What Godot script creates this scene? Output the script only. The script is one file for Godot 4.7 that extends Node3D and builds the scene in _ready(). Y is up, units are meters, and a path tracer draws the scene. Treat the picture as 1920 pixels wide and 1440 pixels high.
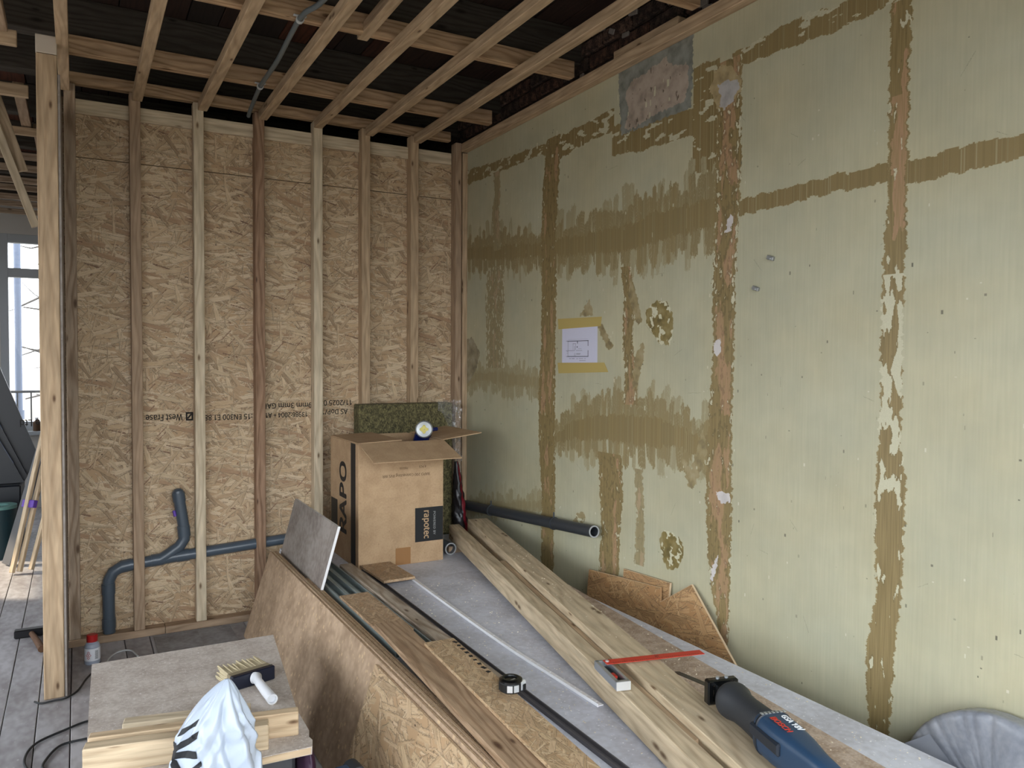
extends Node3D
# A room under renovation: stripped green wall, stud partition with OSB, open ceiling, heap of building boards.
# Axes: plaster face of the right wall is x = 0, face of the OSB is z = 0, floor is y = 0; metres.

var used := {}
var M := {}
var rng := RandomNumberGenerator.new()

func _ready() -> void:
	rng.seed = 71
	# camera
	var cam := Camera3D.new()
	cam.name = "camera"
	cam.fov = 52.433
	cam.near = 0.05
	cam.far = 200.0
	cam.basis = Basis(Vector3.UP, deg_to_rad(-29.1434)) * Basis(Vector3.RIGHT, deg_to_rad(-1.7277)) * Basis(Vector3.BACK, deg_to_rad(0.293))
	cam.position = Vector3(-2.1028, 1.4182, 4.4170)
	add_child(cam)
	cam.current = true
	# sky and exposure
	var env := Environment.new()
	var sky := Sky.new()
	var air := ProceduralSkyMaterial.new()
	air.sky_top_color = Color(0.94, 0.97, 1.0)
	air.sky_horizon_color = Color(0.84, 0.86, 0.88)
	air.ground_bottom_color = Color(0.40, 0.39, 0.37)
	air.ground_horizon_color = Color(0.6, 0.6, 0.6)
	sky.sky_material = air
	env.background_mode = Environment.BG_SKY
	env.sky = sky
	env.background_energy_multiplier = 6.0
	env.tonemap_mode = Environment.TONE_MAPPER_LINEAR
	env.tonemap_exposure = 1.5
	env.sdfgi_enabled = true
	env.ssao_enabled = true
	env.ssil_enabled = true
	var around := WorldEnvironment.new()
	around.name = "surroundings"
	around.environment = env
	add_child(around)
	# thin sun, low from the side windows of the hall
	var sun := DirectionalLight3D.new()
	sun.name = "sun"
	sun.light_energy = 1.5
	sun.light_color = Color(1.0, 0.93, 0.82)
	sun.light_angular_distance = 1.5
	sun.shadow_enabled = true
	sun.basis = Basis.looking_at(Vector3(0.8, -0.75, 0.44))
	add_child(sun)

	make_materials()
	build_floor()
	build_outer_walls()
	build_right_wall()
	build_partition()
	build_ceiling()
	build_hall()
	build_heap()
	build_box()
	build_wall_things()
	build_tools()
	build_work_table()
	build_small_things()

# ---------------------------------------------------------------- helpers

func numbered(called: String) -> String:
	if not used.has(called):
		used[called] = 0
		return called
	used[called] += 1
	return "%s_%03d" % [called, used[called]]

func thing(called: String, label: String, category: String, at := Vector3.ZERO, group := "", turn := 0.0) -> Node3D:
	var o := Node3D.new()
	o.name = numbered(called)
	add_child(o)
	o.position = at
	o.rotation.y = turn
	o.set_meta("label", label)
	o.set_meta("category", category)
	if group:
		o.set_meta("group", group)
	return o

func structure(called: String, label: String, category: String) -> Node3D:
	var o := thing(called, label, category)
	o.set_meta("kind", "structure")
	return o

func obj(called: String, mesh: Mesh, m: Material, parent: Node, xf := Transform3D()) -> MeshInstance3D:
	var o := MeshInstance3D.new()
	o.name = called
	o.mesh = mesh
	o.material_override = m
	o.transform = xf
	parent.add_child(o, true)
	return o

func solo(called: String, label: String, category: String, mesh: Mesh, m: Material, xf: Transform3D, group := "") -> MeshInstance3D:
	var o := obj(numbered(called), mesh, m, self, xf)
	o.set_meta("label", label)
	o.set_meta("category", category)
	if group:
		o.set_meta("group", group)
	return o

func at(x: float, y: float, z: float) -> Transform3D:
	return Transform3D(Basis(), Vector3(x, y, z))

func begin() -> SurfaceTool:
	var st := SurfaceTool.new()
	st.begin(Mesh.PRIMITIVE_TRIANGLES)
	return st

# one flat triangle, wound clockwise as seen from the side n points to
func tri(st: SurfaceTool, a: Vector3, b: Vector3, c: Vector3, n: Vector3, ua := Vector2.ZERO, ub := Vector2.ZERO, uc := Vector2.ZERO) -> void:
	var f := (b - a).cross(c - a)
	if f.length_squared() < 1e-16:
		return
	f = f.normalized()
	var flip := f.dot(n) > 0.0
	var fn := f if flip else -f
	var vs := [a, c, b] if flip else [a, b, c]
	var us := [ua, uc, ub] if flip else [ua, ub, uc]
	for i in 3:
		st.set_normal(fn)
		st.set_uv(us[i])
		st.add_vertex(vs[i])

func quad(st: SurfaceTool, a: Vector3, b: Vector3, c: Vector3, d: Vector3, n: Vector3, ua := Vector2.ZERO, ub := Vector2.ZERO, uc := Vector2.ZERO, ud := Vector2.ZERO) -> void:
	tri(st, a, b, c, n, ua, ub, uc)
	tri(st, a, c, d, n, ua, uc, ud)

# triangle with given normals
func stri(st: SurfaceTool, p: Array, n: Array, u: Array) -> void:
	var f: Vector3 = (p[1] - p[0]).cross(p[2] - p[0])
	var order := [0, 2, 1] if f.dot(n[0] + n[1] + n[2]) > 0.0 else [0, 1, 2]
	for i in order:
		st.set_normal(n[i])
		st.set_uv(u[i])
		st.add_vertex(p[i])

# box with chamfered edges; u runs along the longest side, in metres / per
func add_box(st: SurfaceTool, size: Vector3, xf := Transform3D(), ch := 0.002, per := Vector2(1.2, 0.3), off := Vector2.ZERO) -> void:
	var h := size * 0.5
	ch = minf(ch, minf(h.x, minf(h.y, h.z)) * 0.45)
	var long := 0
	if h.y > h[long]:
		long = 1
	if h.z > h[long]:
		long = 2
	var at_corner := func(s: Array, axis: int) -> Vector3:
		var v := Vector3.ZERO
		for k in 3:
			v[k] = s[k] * (h[k] if k == axis else h[k] - ch)
		return v
	var map := func(p: Vector3, axis: int) -> Vector2:
		var b := (axis + 1) % 3
		var c := (axis + 2) % 3
		if c == long:
			var t := b
			b = c
			c = t
		return Vector2(p[b] / per.x + off.x, p[c] / per.y + off.y + axis * 0.31)
	for axis in 3:
		for sgn in [-1.0, 1.0]:
			var b := (axis + 1) % 3
			var c := (axis + 2) % 3
			var ps := []
			var us := []
			for q in [[-1, -1], [1, -1], [1, 1], [-1, 1]]:
				var s := [0.0, 0.0, 0.0]
				s[axis] = sgn
				s[b] = float(q[0])
				s[c] = float(q[1])
				var p: Vector3 = at_corner.call(s, axis)
				us.append(map.call(p, axis))
				ps.append(xf * p)
			var n := Vector3.ZERO
			n[axis] = sgn
			quad(st, ps[0], ps[1], ps[2], ps[3], xf.basis * n, us[0], us[1], us[2], us[3])
	if ch <= 0.0:
		return
	for axis in 3:
		var b := (axis + 1) % 3
		var c := (axis + 2) % 3
		for sb in [-1.0, 1.0]:
			for sc in [-1.0, 1.0]:
				var s1 := [0.0, 0.0, 0.0]
				s1[b] = sb
				s1[c] = sc
				var s2 := s1.duplicate()
				s1[axis] = -1.0
				s2[axis] = 1.0
				var p1: Vector3 = at_corner.call(s1, b)
				var p2: Vector3 = at_corner.call(s2, b)
				var p3: Vector3 = at_corner.call(s2, c)
				var p4: Vector3 = at_corner.call(s1, c)
				var n := Vector3.ZERO
				n[b] = sb
				n[c] = sc
				quad(st, xf * p1, xf * p2, xf * p3, xf * p4, xf.basis * n, map.call(p1, b), map.call(p2, b), map.call(p3, b), map.call(p4, b))
	for sx in [-1.0, 1.0]:
		for sy in [-1.0, 1.0]:
			for sz in [-1.0, 1.0]:
				var s := [sx, sy, sz]
				var p0: Vector3 = at_corner.call(s, 0)
				var p1: Vector3 = at_corner.call(s, 1)
				var p2: Vector3 = at_corner.call(s, 2)
				tri(st, xf * p0, xf * p1, xf * p2, xf.basis * Vector3(sx, sy, sz), map.call(p0, 0), map.call(p1, 0), map.call(p2, 0))

func box(size: Vector3, ch := 0.002, per := Vector2(1.2, 0.3), off := Vector2.INF) -> ArrayMesh:
	var st := begin()
	if off == Vector2.INF:
		off = Vector2(rng.randf(), rng.randf())
	add_box(st, size, Transform3D(), ch, per, off)
	return st.commit()

# a box from corner lo to corner hi under parent, in the parent's axes
func block(called: String, lo: Vector3, hi: Vector3, m: Material, parent: Node, ch := 0.002, per := Vector2(1.2, 0.3)) -> MeshInstance3D:
	return obj(called, box(hi - lo, ch, per), m, parent, Transform3D(Basis(), (lo + hi) * 0.5))

# frame with x along a..b, y as near to up as can be
func along(a: Vector3, b: Vector3, up := Vector3.UP) -> Transform3D:
	var x := (b - a).normalized()
	var z := x.cross(up).normalized()
	var y := z.cross(x)
	return Transform3D(Basis(x, y, z), (a + b) * 0.5)

# square timber with centre line a..b: w across, h upwards
func timber(called: String, a: Vector3, b: Vector3, w: float, h: float, m: Material, parent: Node, up := Vector3.UP) -> MeshInstance3D:
	return obj(called, box(Vector3(a.distance_to(b), h, w), 0.0025), m, parent, along(a, b, up))

# flat outline in xy, thick along z (from -t/2 to t/2)
func plate(outline: PackedVector2Array, t: float, per := Vector2(1, 1), off := Vector2.ZERO) -> ArrayMesh:
	var st := begin()
	var idx := Geometry2D.triangulate_polygon(outline)
	for s in [-1.0, 1.0]:
		for i in range(0, idx.size(), 3):
			var p := []
			var u := []
			for k in 3:
				var q := outline[idx[i + k]]
				p.append(Vector3(q.x, q.y, s * t * 0.5))
				u.append(q / per + off)
			tri(st, p[0], p[1], p[2], Vector3(0, 0, s), u[0], u[1], u[2])
	var turn := -1.0 if Geometry2D.is_polygon_clockwise(outline) else 1.0
	for i in outline.size():
		var a := outline[i]
		var b := outline[(i + 1) % outline.size()]
		var d := (b - a).normalized() * turn
		var n := Vector3(d.y, -d.x, 0)
		var l := a.distance_to(b)
		quad(st, Vector3(a.x, a.y, -t / 2), Vector3(b.x, b.y, -t / 2), Vector3(b.x, b.y, t / 2), Vector3(a.x, a.y, t / 2), n, Vector2(0, 0) + off, Vector2(l / per.x, 0) + off, Vector2(l / per.x, t / per.y) + off, Vector2(0, t / per.y) + off)
	return st.commit()

# round tube along points; hole > 0 opens both ends with a bore of that radius
func add_tube(st: SurfaceTool, pts: Array, r: Variant, seg := 12, hole := 0.0, deep := 0.12) -> void:
	var n := pts.size()
	var t0: Vector3 = (pts[1] - pts[0]).normalized()
	var side := t0.cross(Vector3.UP if absf(t0.y) < 0.9 else Vector3.RIGHT).normalized()
	var rings := []
	var norms := []
	var tang := []
	var run := 0.0
	var runs := []
	for i in n:
		var t: Vector3
		if i == 0:
			t = t0
		elif i == n - 1:
			t = (pts[i] - pts[i - 1]).normalized()
		else:
			t = ((pts[i + 1] - pts[i]).normalized() + (pts[i] - pts[i - 1]).normalized()).normalized()
		side = (side - t * side.dot(t)).normalized()
		var up := t.cross(side)
		var ring := []
		var nr := []
		var rad: float = r[i] if r is Array else r
		for k in seg + 1:
			var a := TAU * k / seg
			var d := side * cos(a) + up * sin(a)
			nr.append(d)
			ring.append(pts[i] + d * rad)
		rings.append(ring)
		norms.append(nr)
		tang.append(t)
		if i > 0:
			run += pts[i].distance_to(pts[i - 1])
		runs.append(run)
	for i in n - 1:
		for k in seg:
			var u0 := Vector2(runs[i], float(k) / seg)
			var u1 := Vector2(runs[i + 1], float(k) / seg)
			var u2 := Vector2(runs[i + 1], float(k + 1) / seg)
			var u3 := Vector2(runs[i], float(k + 1) / seg)
			stri(st, [rings[i][k], rings[i + 1][k], rings[i + 1][k + 1]], [norms[i][k], norms[i + 1][k], norms[i + 1][k + 1]], [u0, u1, u2])
			stri(st, [rings[i][k], rings[i + 1][k + 1], rings[i][k + 1]], [norms[i][k], norms[i + 1][k + 1], norms[i][k + 1]], [u0, u2, u3])
	for e in [0, n - 1]:
		var out: Vector3 = -tang[e] if e == 0 else tang[e]
		var c: Vector3 = pts[e]
		for k in seg:
			if hole <= 0.0:
				tri(st, c, rings[e][k], rings[e][k + 1], out)
				continue
			var i0: Vector3 = c + norms[e][k] * hole
			var i1: Vector3 = c + norms[e][k + 1] * hole
			quad(st, rings[e][k], rings[e][k + 1], i1, i0, out)
			var inward := out * -deep
			stri(st, [i0, i1, i1 + inward], [-norms[e][k], -norms[e][k + 1], -norms[e][k + 1]], [Vector2.ZERO, Vector2.ZERO, Vector2.ZERO])
			stri(st, [i0, i1 + inward, i0 + inward], [-norms[e][k], -norms[e][k + 1], -norms[e][k]], [Vector2.ZERO, Vector2.ZERO, Vector2.ZERO])
			tri(st, c + inward, i0 + inward, i1 + inward, out)

func tube(pts: Array, r: Variant, seg := 12, hole := 0.0, deep := 0.12) -> ArrayMesh:
	var st := begin()
	add_tube(st, pts, r, seg, hole, deep)
	return st.commit()

# smooth run of points through the given ones
func curve(pts: Array, per := 6) -> Array:
	var out := []
	for i in pts.size() - 1:
		var p0: Vector3 = pts[maxi(i - 1, 0)]
		var p1: Vector3 = pts[i]
		var p2: Vector3 = pts[i + 1]
		var p3: Vector3 = pts[mini(i + 2, pts.size() - 1)]
		for k in per:
			out.append(p1.cubic_interpolate(p2, p0, p3, float(k) / per))
	out.append(pts[-1])
	return out

# profile of (radius, height) turned round y
func add_lathe(st: SurfaceTool, prof: Array, seg := 20, xf := Transform3D()) -> void:
	for i in prof.size() - 1:
		var a: Vector2 = prof[i]
		var b: Vector2 = prof[i + 1]
		var d := (b - a)
		if d.length() < 1e-7:
			continue
		var nn := Vector2(d.y, -d.x).normalized()
		for k in seg:
			var t0 := TAU * k / seg
			var t1 := TAU * (k + 1) / seg
			var p := []
			var n := []
			for q in [[a, t0], [b, t0], [b, t1], [a, t1]]:
				var v: Vector2 = q[0]
				p.append(xf * Vector3(v.x * cos(q[1]), v.y, v.x * sin(q[1])))
				n.append((xf.basis * Vector3(nn.x * cos(q[1]), nn.y, nn.x * sin(q[1]))).normalized())
			var u := [Vector2(float(k) / seg, a.y), Vector2(float(k) / seg, b.y), Vector2(float(k + 1) / seg, b.y), Vector2(float(k + 1) / seg, a.y)]
			if a.x > 1e-6 or b.x > 1e-6:
				if b.x > 1e-6:
					stri(st, [p[0], p[1], p[2]], [n[0], n[1], n[2]], [u[0], u[1], u[2]])
				if a.x > 1e-6:
					stri(st, [p[0], p[2], p[3]], [n[0], n[2], n[3]], [u[0], u[2], u[3]])

func lathe(prof: Array, seg := 20) -> ArrayMesh:
	var st := begin()
	add_lathe(st, prof, seg)
	return st.commit()

# closed smooth skin over a grid of points [rows][columns]; columns wrap round
func add_skin(st: SurfaceTool, g: Array, wrap := true) -> void:
	var rows := g.size()
	var cols: int = g[0].size()
	var last := cols if wrap else cols - 1
	var normal := func(i: int, k: int) -> Vector3:
		var up: Vector3 = g[mini(i + 1, rows - 1)][k] - g[maxi(i - 1, 0)][k]
		var k1 := (k + 1) % cols if wrap else mini(k + 1, cols - 1)
		var k0 := (k + cols - 1) % cols if wrap else maxi(k - 1, 0)
		var ac: Vector3 = g[i][k1] - g[i][k0]
		var n := up.cross(ac)
		return n.normalized() if n.length_squared() > 1e-14 else Vector3.UP
	var ns := []
	for i in rows:
		var r := []
		for k in cols:
			r.append(normal.call(i, k))
		ns.append(r)
	for i in rows - 1:
		for k in last:
			var k1 := (k + 1) % cols
			var p := [g[i][k], g[i + 1][k], g[i + 1][k1], g[i][k1]]
			var n := [ns[i][k], ns[i + 1][k], ns[i + 1][k1], ns[i][k1]]
			var u := [Vector2(i, k) * 0.02, Vector2(i + 1, k) * 0.02, Vector2(i + 1, k + 1) * 0.02, Vector2(i, k + 1) * 0.02]
			stri(st, [p[0], p[1], p[2]], [n[0], n[1], n[2]], [u[0], u[1], u[2]])
			stri(st, [p[0], p[2], p[3]], [n[0], n[2], n[3]], [u[0], u[2], u[3]])

var face_font: SystemFont

func lettering(called: String, words: String, high: float, m: Material, parent: Node, xf: Transform3D, wide := 1.0, thick := 0.0004, bold := 0.0) -> MeshInstance3D:
	if face_font == null:
		face_font = SystemFont.new()
		face_font.font_names = PackedStringArray(["Droid Sans"])
	var t := TextMesh.new()
	t.font = face_font
	t.text = words
	t.font_size = 48
	t.pixel_size = high / 36.0
	t.depth = thick
	t.curve_step = 2.0
	var scaled := Transform3D(Basis.from_scale(Vector3(wide, 1, 1)), Vector3.ZERO)
	if bold <= 0.0:
		return obj(called, t, m, parent, xf * scaled)
	# heavier strokes: the same letters set a hair apart
	var st := begin()
	var lift := 0.0
	for q in [[-1.0, 0.0], [1.0, 0.0], [0.0, -1.0], [0.0, 1.0], [0.7, 0.7], [-0.7, -0.7], [0.7, -0.7], [-0.7, 0.7]]:
		st.append_from(t, 0, Transform3D(Basis(), Vector3(q[0], q[1], 0) * bold + Vector3(0, 0, lift)) * scaled)
		lift += 0.00005
	return obj(called, st.commit(), m, parent, xf)

# flat ring round z: the cut end of a pipe
func ring(inner: float, outer: float, t: float) -> ArrayMesh:
	var st := begin()
	add_lathe(st, [Vector2(inner, -t / 2), Vector2(outer, -t / 2), Vector2(outer, t / 2), Vector2(inner, t / 2), Vector2(inner, -t / 2)], 24, Transform3D(Basis(Vector3.RIGHT, PI / 2), Vector3.ZERO))
	return st.commit()
const STRIPS := {
	"strip_near_corner": [[2.542,1.001,1.122], [2.32,0.962,1.115], [2.048,0.949,1.088], [1.812,0.957,1.101], [1.495,0.956,1.09], [1.28,0.932,1.093], [1.038,0.935,1.096], [0.921,0.947,1.097], [0.722,0.971,1.1], [0.52,0.968,1.087], [0.398,0.964,1.089], [0.255,0.976,1.08]],
	"strip_middle": [[2.528,2.215,2.336], [2.345,2.213,2.335], [2.111,2.212,2.339], [1.829,2.206,2.323], [1.709,2.2,2.318], [1.478,2.21,2.314], [1.26,2.191,2.31], [1.086,2.185,2.313], [0.911,2.18,2.316], [0.675,2.193,2.312], [0.415,2.249,2.306], [0.316,2.265,2.297]],
	"strip_far": [[2.47,2.926,2.992], [2.276,2.924,2.988], [2.077,2.926,2.989], [1.979,2.923,2.988], [1.88,2.929,2.987], [1.801,2.917,2.99], [1.667,2.916,2.985], [1.476,2.913,2.981], [1.312,2.915,2.984], [1.173,2.911,2.984], [1.07,2.904,3.006], [0.891,2.908,2.998], [0.712,2.916,2.994], [0.616,2.894,2.98], [0.46,2.881,2.973], [0.308,2.897,2.965], [0.21,2.905,2.963]],
	"strip_thin": [[2.495,0.412,0.49], [2.378,0.433,0.498], [2.26,0.395,0.486], [2.045,0.423,0.514]],
	"strip_patch": [[1.956,0.344,0.54], [1.773,0.318,0.554], [1.59,0.333,0.544], [1.374,0.335,0.558]],
	"strip_tape": [[1.832,1.628,1.696], [1.69,1.653,1.728], [1.504,1.648,1.716], [1.365,1.666,1.741], [1.226,1.652,1.757]],
	"strip_low": [[1,1.47,1.648], [0.808,1.486,1.659], [0.637,1.501,1.638], [0.44,1.478,1.633]],
	"strip_low_right": [[0.953,1.74,1.791], [0.772,1.757,1.808], [0.54,1.746,1.812]],
}
const BANDS := {
	"band_right": [[2.33,2.004,1.946], [2.558,2.005,1.948], [2.729,2.01,1.956], [2.917,2.006,1.948], [2.994,1.998,1.933], [3.081,2,1.931], [3.212,2.007,1.937], [3.306,2,1.944], [3.403,1.999,1.945]],
	"band_top": [[2.287,2.544,2.502], [2.397,2.548,2.479], [2.491,2.555,2.479], [2.606,2.565,2.471], [2.704,2.543,2.464], [2.796,2.535,2.463], [2.926,2.522,2.469], [3.069,2.507,2.463]],
	"band_upper": [[-0.009,2.587,2.495], [0.425,2.555,2.485], [0.944,2.53,2.48], [1.123,2.527,2.419], [1.363,2.54,2.445], [1.562,2.541,2.44]],
	"band_recess": [[1.556,2.47,2.337], [1.753,2.446,2.311], [2.053,2.404,2.3], [2.194,2.397,2.277]],
	"band_side": [[2.083,2.557,2.156], [2.143,2.558,2.128], [2.217,2.545,2.113]],
	"comb_main": [[0.01,2.165,2], [0.384,2.132,1.947], [0.638,2.112,1.921], [0.923,2.073,1.912], [1.128,2.076,1.886], [1.361,2.083,1.862], [1.571,2.088,1.829], [1.76,2.105,1.826], [1.932,2.118,1.847], [2.09,2.109,1.854], [2.22,2.113,1.854]],
	"comb_low": [[1.091,1.072,0.977], [1.236,1.188,0.979], [1.373,1.228,0.981], [1.583,1.267,0.979], [1.773,1.27,0.977], [1.947,1.227,1.009], [2.043,1.211,1.014], [2.135,1.165,1], [2.208,1.211,1.049]],
	"comb_left": [[0.047,1.37,1.221], [0.253,1.379,1.27], [0.457,1.393,1.246], [0.645,1.388,1.235], [0.942,1.363,1.247]],
	"comb_faint": [[0.114,0.566,0.476], [0.528,0.646,0.549], [0.939,0.724,0.612]],
}
const PATCHES := {
	"recess_grey": [1.595,2.717, 2.08,2.714, 2.07,2.407, 1.858,2.409, 1.619,2.412],
	"recess_pink": [1.687,2.628, 1.767,2.63, 1.914,2.655, 1.928,2.631, 1.98,2.601, 2.049,2.583, 2.053,2.499, 2.035,2.48, 2.033,2.443, 1.864,2.443, 1.672,2.417, 1.649,2.441, 1.67,2.523, 1.647,2.576],
	"hole": [2.196,2.511, 2.246,2.523, 2.292,2.488, 2.338,2.432, 2.328,2.393, 2.287,2.371, 2.249,2.348, 2.21,2.373, 2.187,2.419, 2.169,2.44],
	"hole_white": [2.212,2.451, 2.258,2.457, 2.306,2.442, 2.328,2.416, 2.292,2.373, 2.249,2.35, 2.221,2.373, 2.232,2.406],
	"scrap_a": [2.212,1.494, 2.248,1.506, 2.249,1.45, 2.227,1.438, 2.21,1.464],
	"scrap_b": [2.231,0.928, 2.297,0.932, 2.306,0.902, 2.254,0.886],
	"scrap_c": [2.281,1.96, 2.302,1.951, 2.29,1.896, 2.258,1.897],
	"scrap_d": [2.203,0.598, 2.241,0.689, 2.252,0.688, 2.22,0.578],
	"blob_a": [1.877,1.673, 1.938,1.66, 1.978,1.606, 1.979,1.542, 1.954,1.482, 1.9,1.492, 1.838,1.546, 1.802,1.592, 1.808,1.637],
	"blob_b": [1.937,0.723, 1.993,0.721, 2.05,0.7, 2.055,0.648, 2.027,0.59, 1.982,0.566, 1.942,0.588, 1.915,0.639, 1.907,0.682],
	"blob_c": [1.298,0.683, 1.357,0.698, 1.371,0.662, 1.335,0.63, 1.262,0.629],
	"wedge_a": [1.308,1.634, 1.391,1.715, 1.418,1.629],
	"wedge_b": [1.453,1.578, 1.487,1.591, 1.578,1.483, 1.538,1.469],
	"wedge_c": [1.689,1.783, 1.727,1.733, 1.78,1.593, 1.752,1.567, 1.683,1.69],
	"wedge_d": [1.732,1.439, 1.786,1.502, 1.797,1.457, 1.756,1.32, 1.716,1.296],
	"hook": [2.032,1.051, 2.095,0.994, 2.158,1.167, 2.183,1.067, 2.108,0.916, 2.078,0.925],
	"corner_bare": [0.015,1.536, 0.135,1.56, 0.251,1.468, 0.209,1.372, 0.107,1.286, 0.017,1.263],
}

# ---------------------------------------------------------------- textures and materials

func noise(s: int, freq: float, oct := 3, kind := FastNoiseLite.TYPE_SIMPLEX_SMOOTH) -> FastNoiseLite:
	var n := FastNoiseLite.new()
	n.seed = s
	n.noise_type = kind
	n.frequency = freq
	n.fractal_octaves = oct
	return n

func tex(im: Image) -> ImageTexture:
	return ImageTexture.create_from_image(im)

func mat(col: Color, rough := 0.8, t: Texture2D = null, metal := 0.0) -> StandardMaterial3D:
	var m := StandardMaterial3D.new()
	m.albedo_color = col
	m.roughness = rough
	m.metallic = metal
	if t:
		m.albedo_texture = t
	return m

# sawn softwood: 1.2 m along u, 0.3 m along v
func wood_image(s: int, knots: int, deep: float) -> Image:
	var w := 1024
	var h := 384
	var warp := noise(s, 0.004, 2)
	var fine := noise(s + 1, 0.5, 2)
	var broad := noise(s + 2, 0.012, 2)
	var r := RandomNumberGenerator.new()
	r.seed = s
	var ks := []
	for k in knots:
		ks.append([r.randf_range(100, w - 260), r.randf_range(20, h - 20), r.randf_range(4.0, 10.0)])
	var data := PackedByteArray()
	data.resize(w * h * 3)
	var i := 0
	for y in h:
		for x in w:
			var yy := float(y)
			var dark := 0.0
			for k in ks:
				var dx: float = x - k[0]
				if absf(dx) < 90.0:
					var dy: float = y - k[1]
					var d := sqrt(dx * dx * 0.3 + dy * dy)
					yy += dy * -exp(-d / (k[2] * 1.8)) * 0.9
					if d < k[2]:
						dark = maxf(dark, 0.52 - 0.25 * d / k[2])
					elif d < k[2] * 1.8:
						dark = maxf(dark, 0.22 * (1.8 - d / k[2]))
			# the last stretch fades into the start, so that the grain runs on without a seam
			var ring := 0.0
			var v := 0.0
			var t := clampf((x - (w - 160)) / 160.0, 0.0, 1.0)
			for lap in 2:
				if lap == 1 and t <= 0.0:
					break
				var xx := x - lap * w
				var part := (1.0 - t) if lap == 0 else t
				var rg := sin((yy * 0.085 + warp.get_noise_2d(xx * 0.35, yy * 1.2) * 5.0) * 2.0)
				rg = pow(0.5 + 0.5 * rg, 2.5)
				ring += rg * part
				v += part * (0.90 - deep * 0.55 * rg + deep * 0.42 * fine.get_noise_2d(xx * 0.03, y * 1.1) + 0.10 * broad.get_noise_2d(xx * 0.5, y * 2.0))
			v *= 1.0 - dark
			data[i] = int(clampf(v * 255.0, 0, 255))
			data[i + 1] = int(clampf((v - 0.02 - deep * 0.10 * ring - dark * 0.10) * 255.0, 0, 255))
			data[i + 2] = int(clampf((v - 0.06 - deep * 0.18 * ring - dark * 0.16) * 255.0, 0, 255))
			i += 3
	return Image.create_from_data(w, h, false, Image.FORMAT_RGB8, data)

# oriented strand board: strands laid over one another; covers 2.1 m a side
func osb_image(s: int, side: int, long_px: float, pal: Array) -> Image:
	var r := RandomNumberGenerator.new()
	r.seed = s
	var grain := noise(s, 0.35, 2)
	var im := Image.create(side, side, false, Image.FORMAT_RGBA8)
	im.fill(pal[2])
	var chips := []
	for k in 72:
		var l := long_px * (r.randf_range(0.4, 1.25) if k < 34 else r.randf_range(0.18, 0.75))
		var b := long_px * (r.randf_range(0.05, 0.20) if k < 34 else r.randf_range(0.022, 0.06))
		var a := r.randfn(0.0, 0.55)
		if k % 5 == 0:
			a = r.randf_range(0, PI)
		var ca := cos(a)
		var sa := sin(a)
		var wx := int(absf(l * ca) + absf(b * sa)) + 3
		var wy := int(absf(l * sa) + absf(b * ca)) + 3
		var chip := Image.create(wx, wy, false, Image.FORMAT_RGBA8)
		var pick := r.randf() * (0.94 if k < 34 else 1.0)
		var col: Color = pal[0] if pick < 0.34 else pal[1] if pick < 0.68 else pal[2] if pick < 0.90 else pal[3] if pick < 0.975 else pal[4]
		col = col.lightened(r.randf_range(0.0, 0.10)) if r.randf() < 0.5 else col.darkened(r.randf_range(0.0, 0.14))
		var taper := r.randf_range(-0.35, 0.35)
		var seed_at := r.randf_range(0, 999)
		for y in wy:
			for x in wx:
				var px := x - wx * 0.5
				var py := y - wy * 0.5
				var u := px * ca + py * sa
				var v := -px * sa + py * ca
				var half := b * 0.5 * (1.0 + taper * u / l * 2.0) + grain.get_noise_2d(u * 0.5 + seed_at, 3.0) * 1.6
				var end := l * 0.5 + grain.get_noise_2d(v * 1.5, seed_at) * 5.0
				if absf(u) > end or absf(v) > half:
					continue
				var g := grain.get_noise_2d(u * 0.06 + seed_at, v * 1.6)
				var c := col.lightened(maxf(0.0, g * 0.22)) if g > 0.0 else col.darkened(-g * 0.24)
				if half - v < 1.3:  # relief shade painted along one side of each strand
					c = c.darkened(0.30)
				elif half + v < 1.2:  # painted lit edge along the opposite side
					c = c.lightened(0.10)
				c.a = 0.93
				chip.set_pixel(x, y, c)
		chips.append(chip)
	var count := int(side * side / (long_px * long_px * 0.11) * 3.6)
	for k in count:
		var chip: Image = chips[r.randi() % chips.size()]
		var px := r.randi_range(-chip.get_width() / 2, side - chip.get_width() / 2)
		var py := r.randi_range(-chip.get_height() / 2, side - chip.get_height() / 2)
		im.blend_rect(chip, Rect2i(0, 0, chip.get_width(), chip.get_height()), Vector2i(px, py))
	for k in side / 3:
		var d := Color(0.2, 0.13, 0.07, r.randf_range(0.3, 0.8))
		var spot := Image.create(r.randi_range(2, 6), r.randi_range(1, 3), false, Image.FORMAT_RGBA8)
		spot.fill(d)
		im.blend_rect(spot, Rect2i(0, 0, 9, 9), Vector2i(r.randi_range(0, side - 8), r.randi_range(0, side - 8)))
	im.convert(Image.FORMAT_RGB8)
	return im

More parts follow.
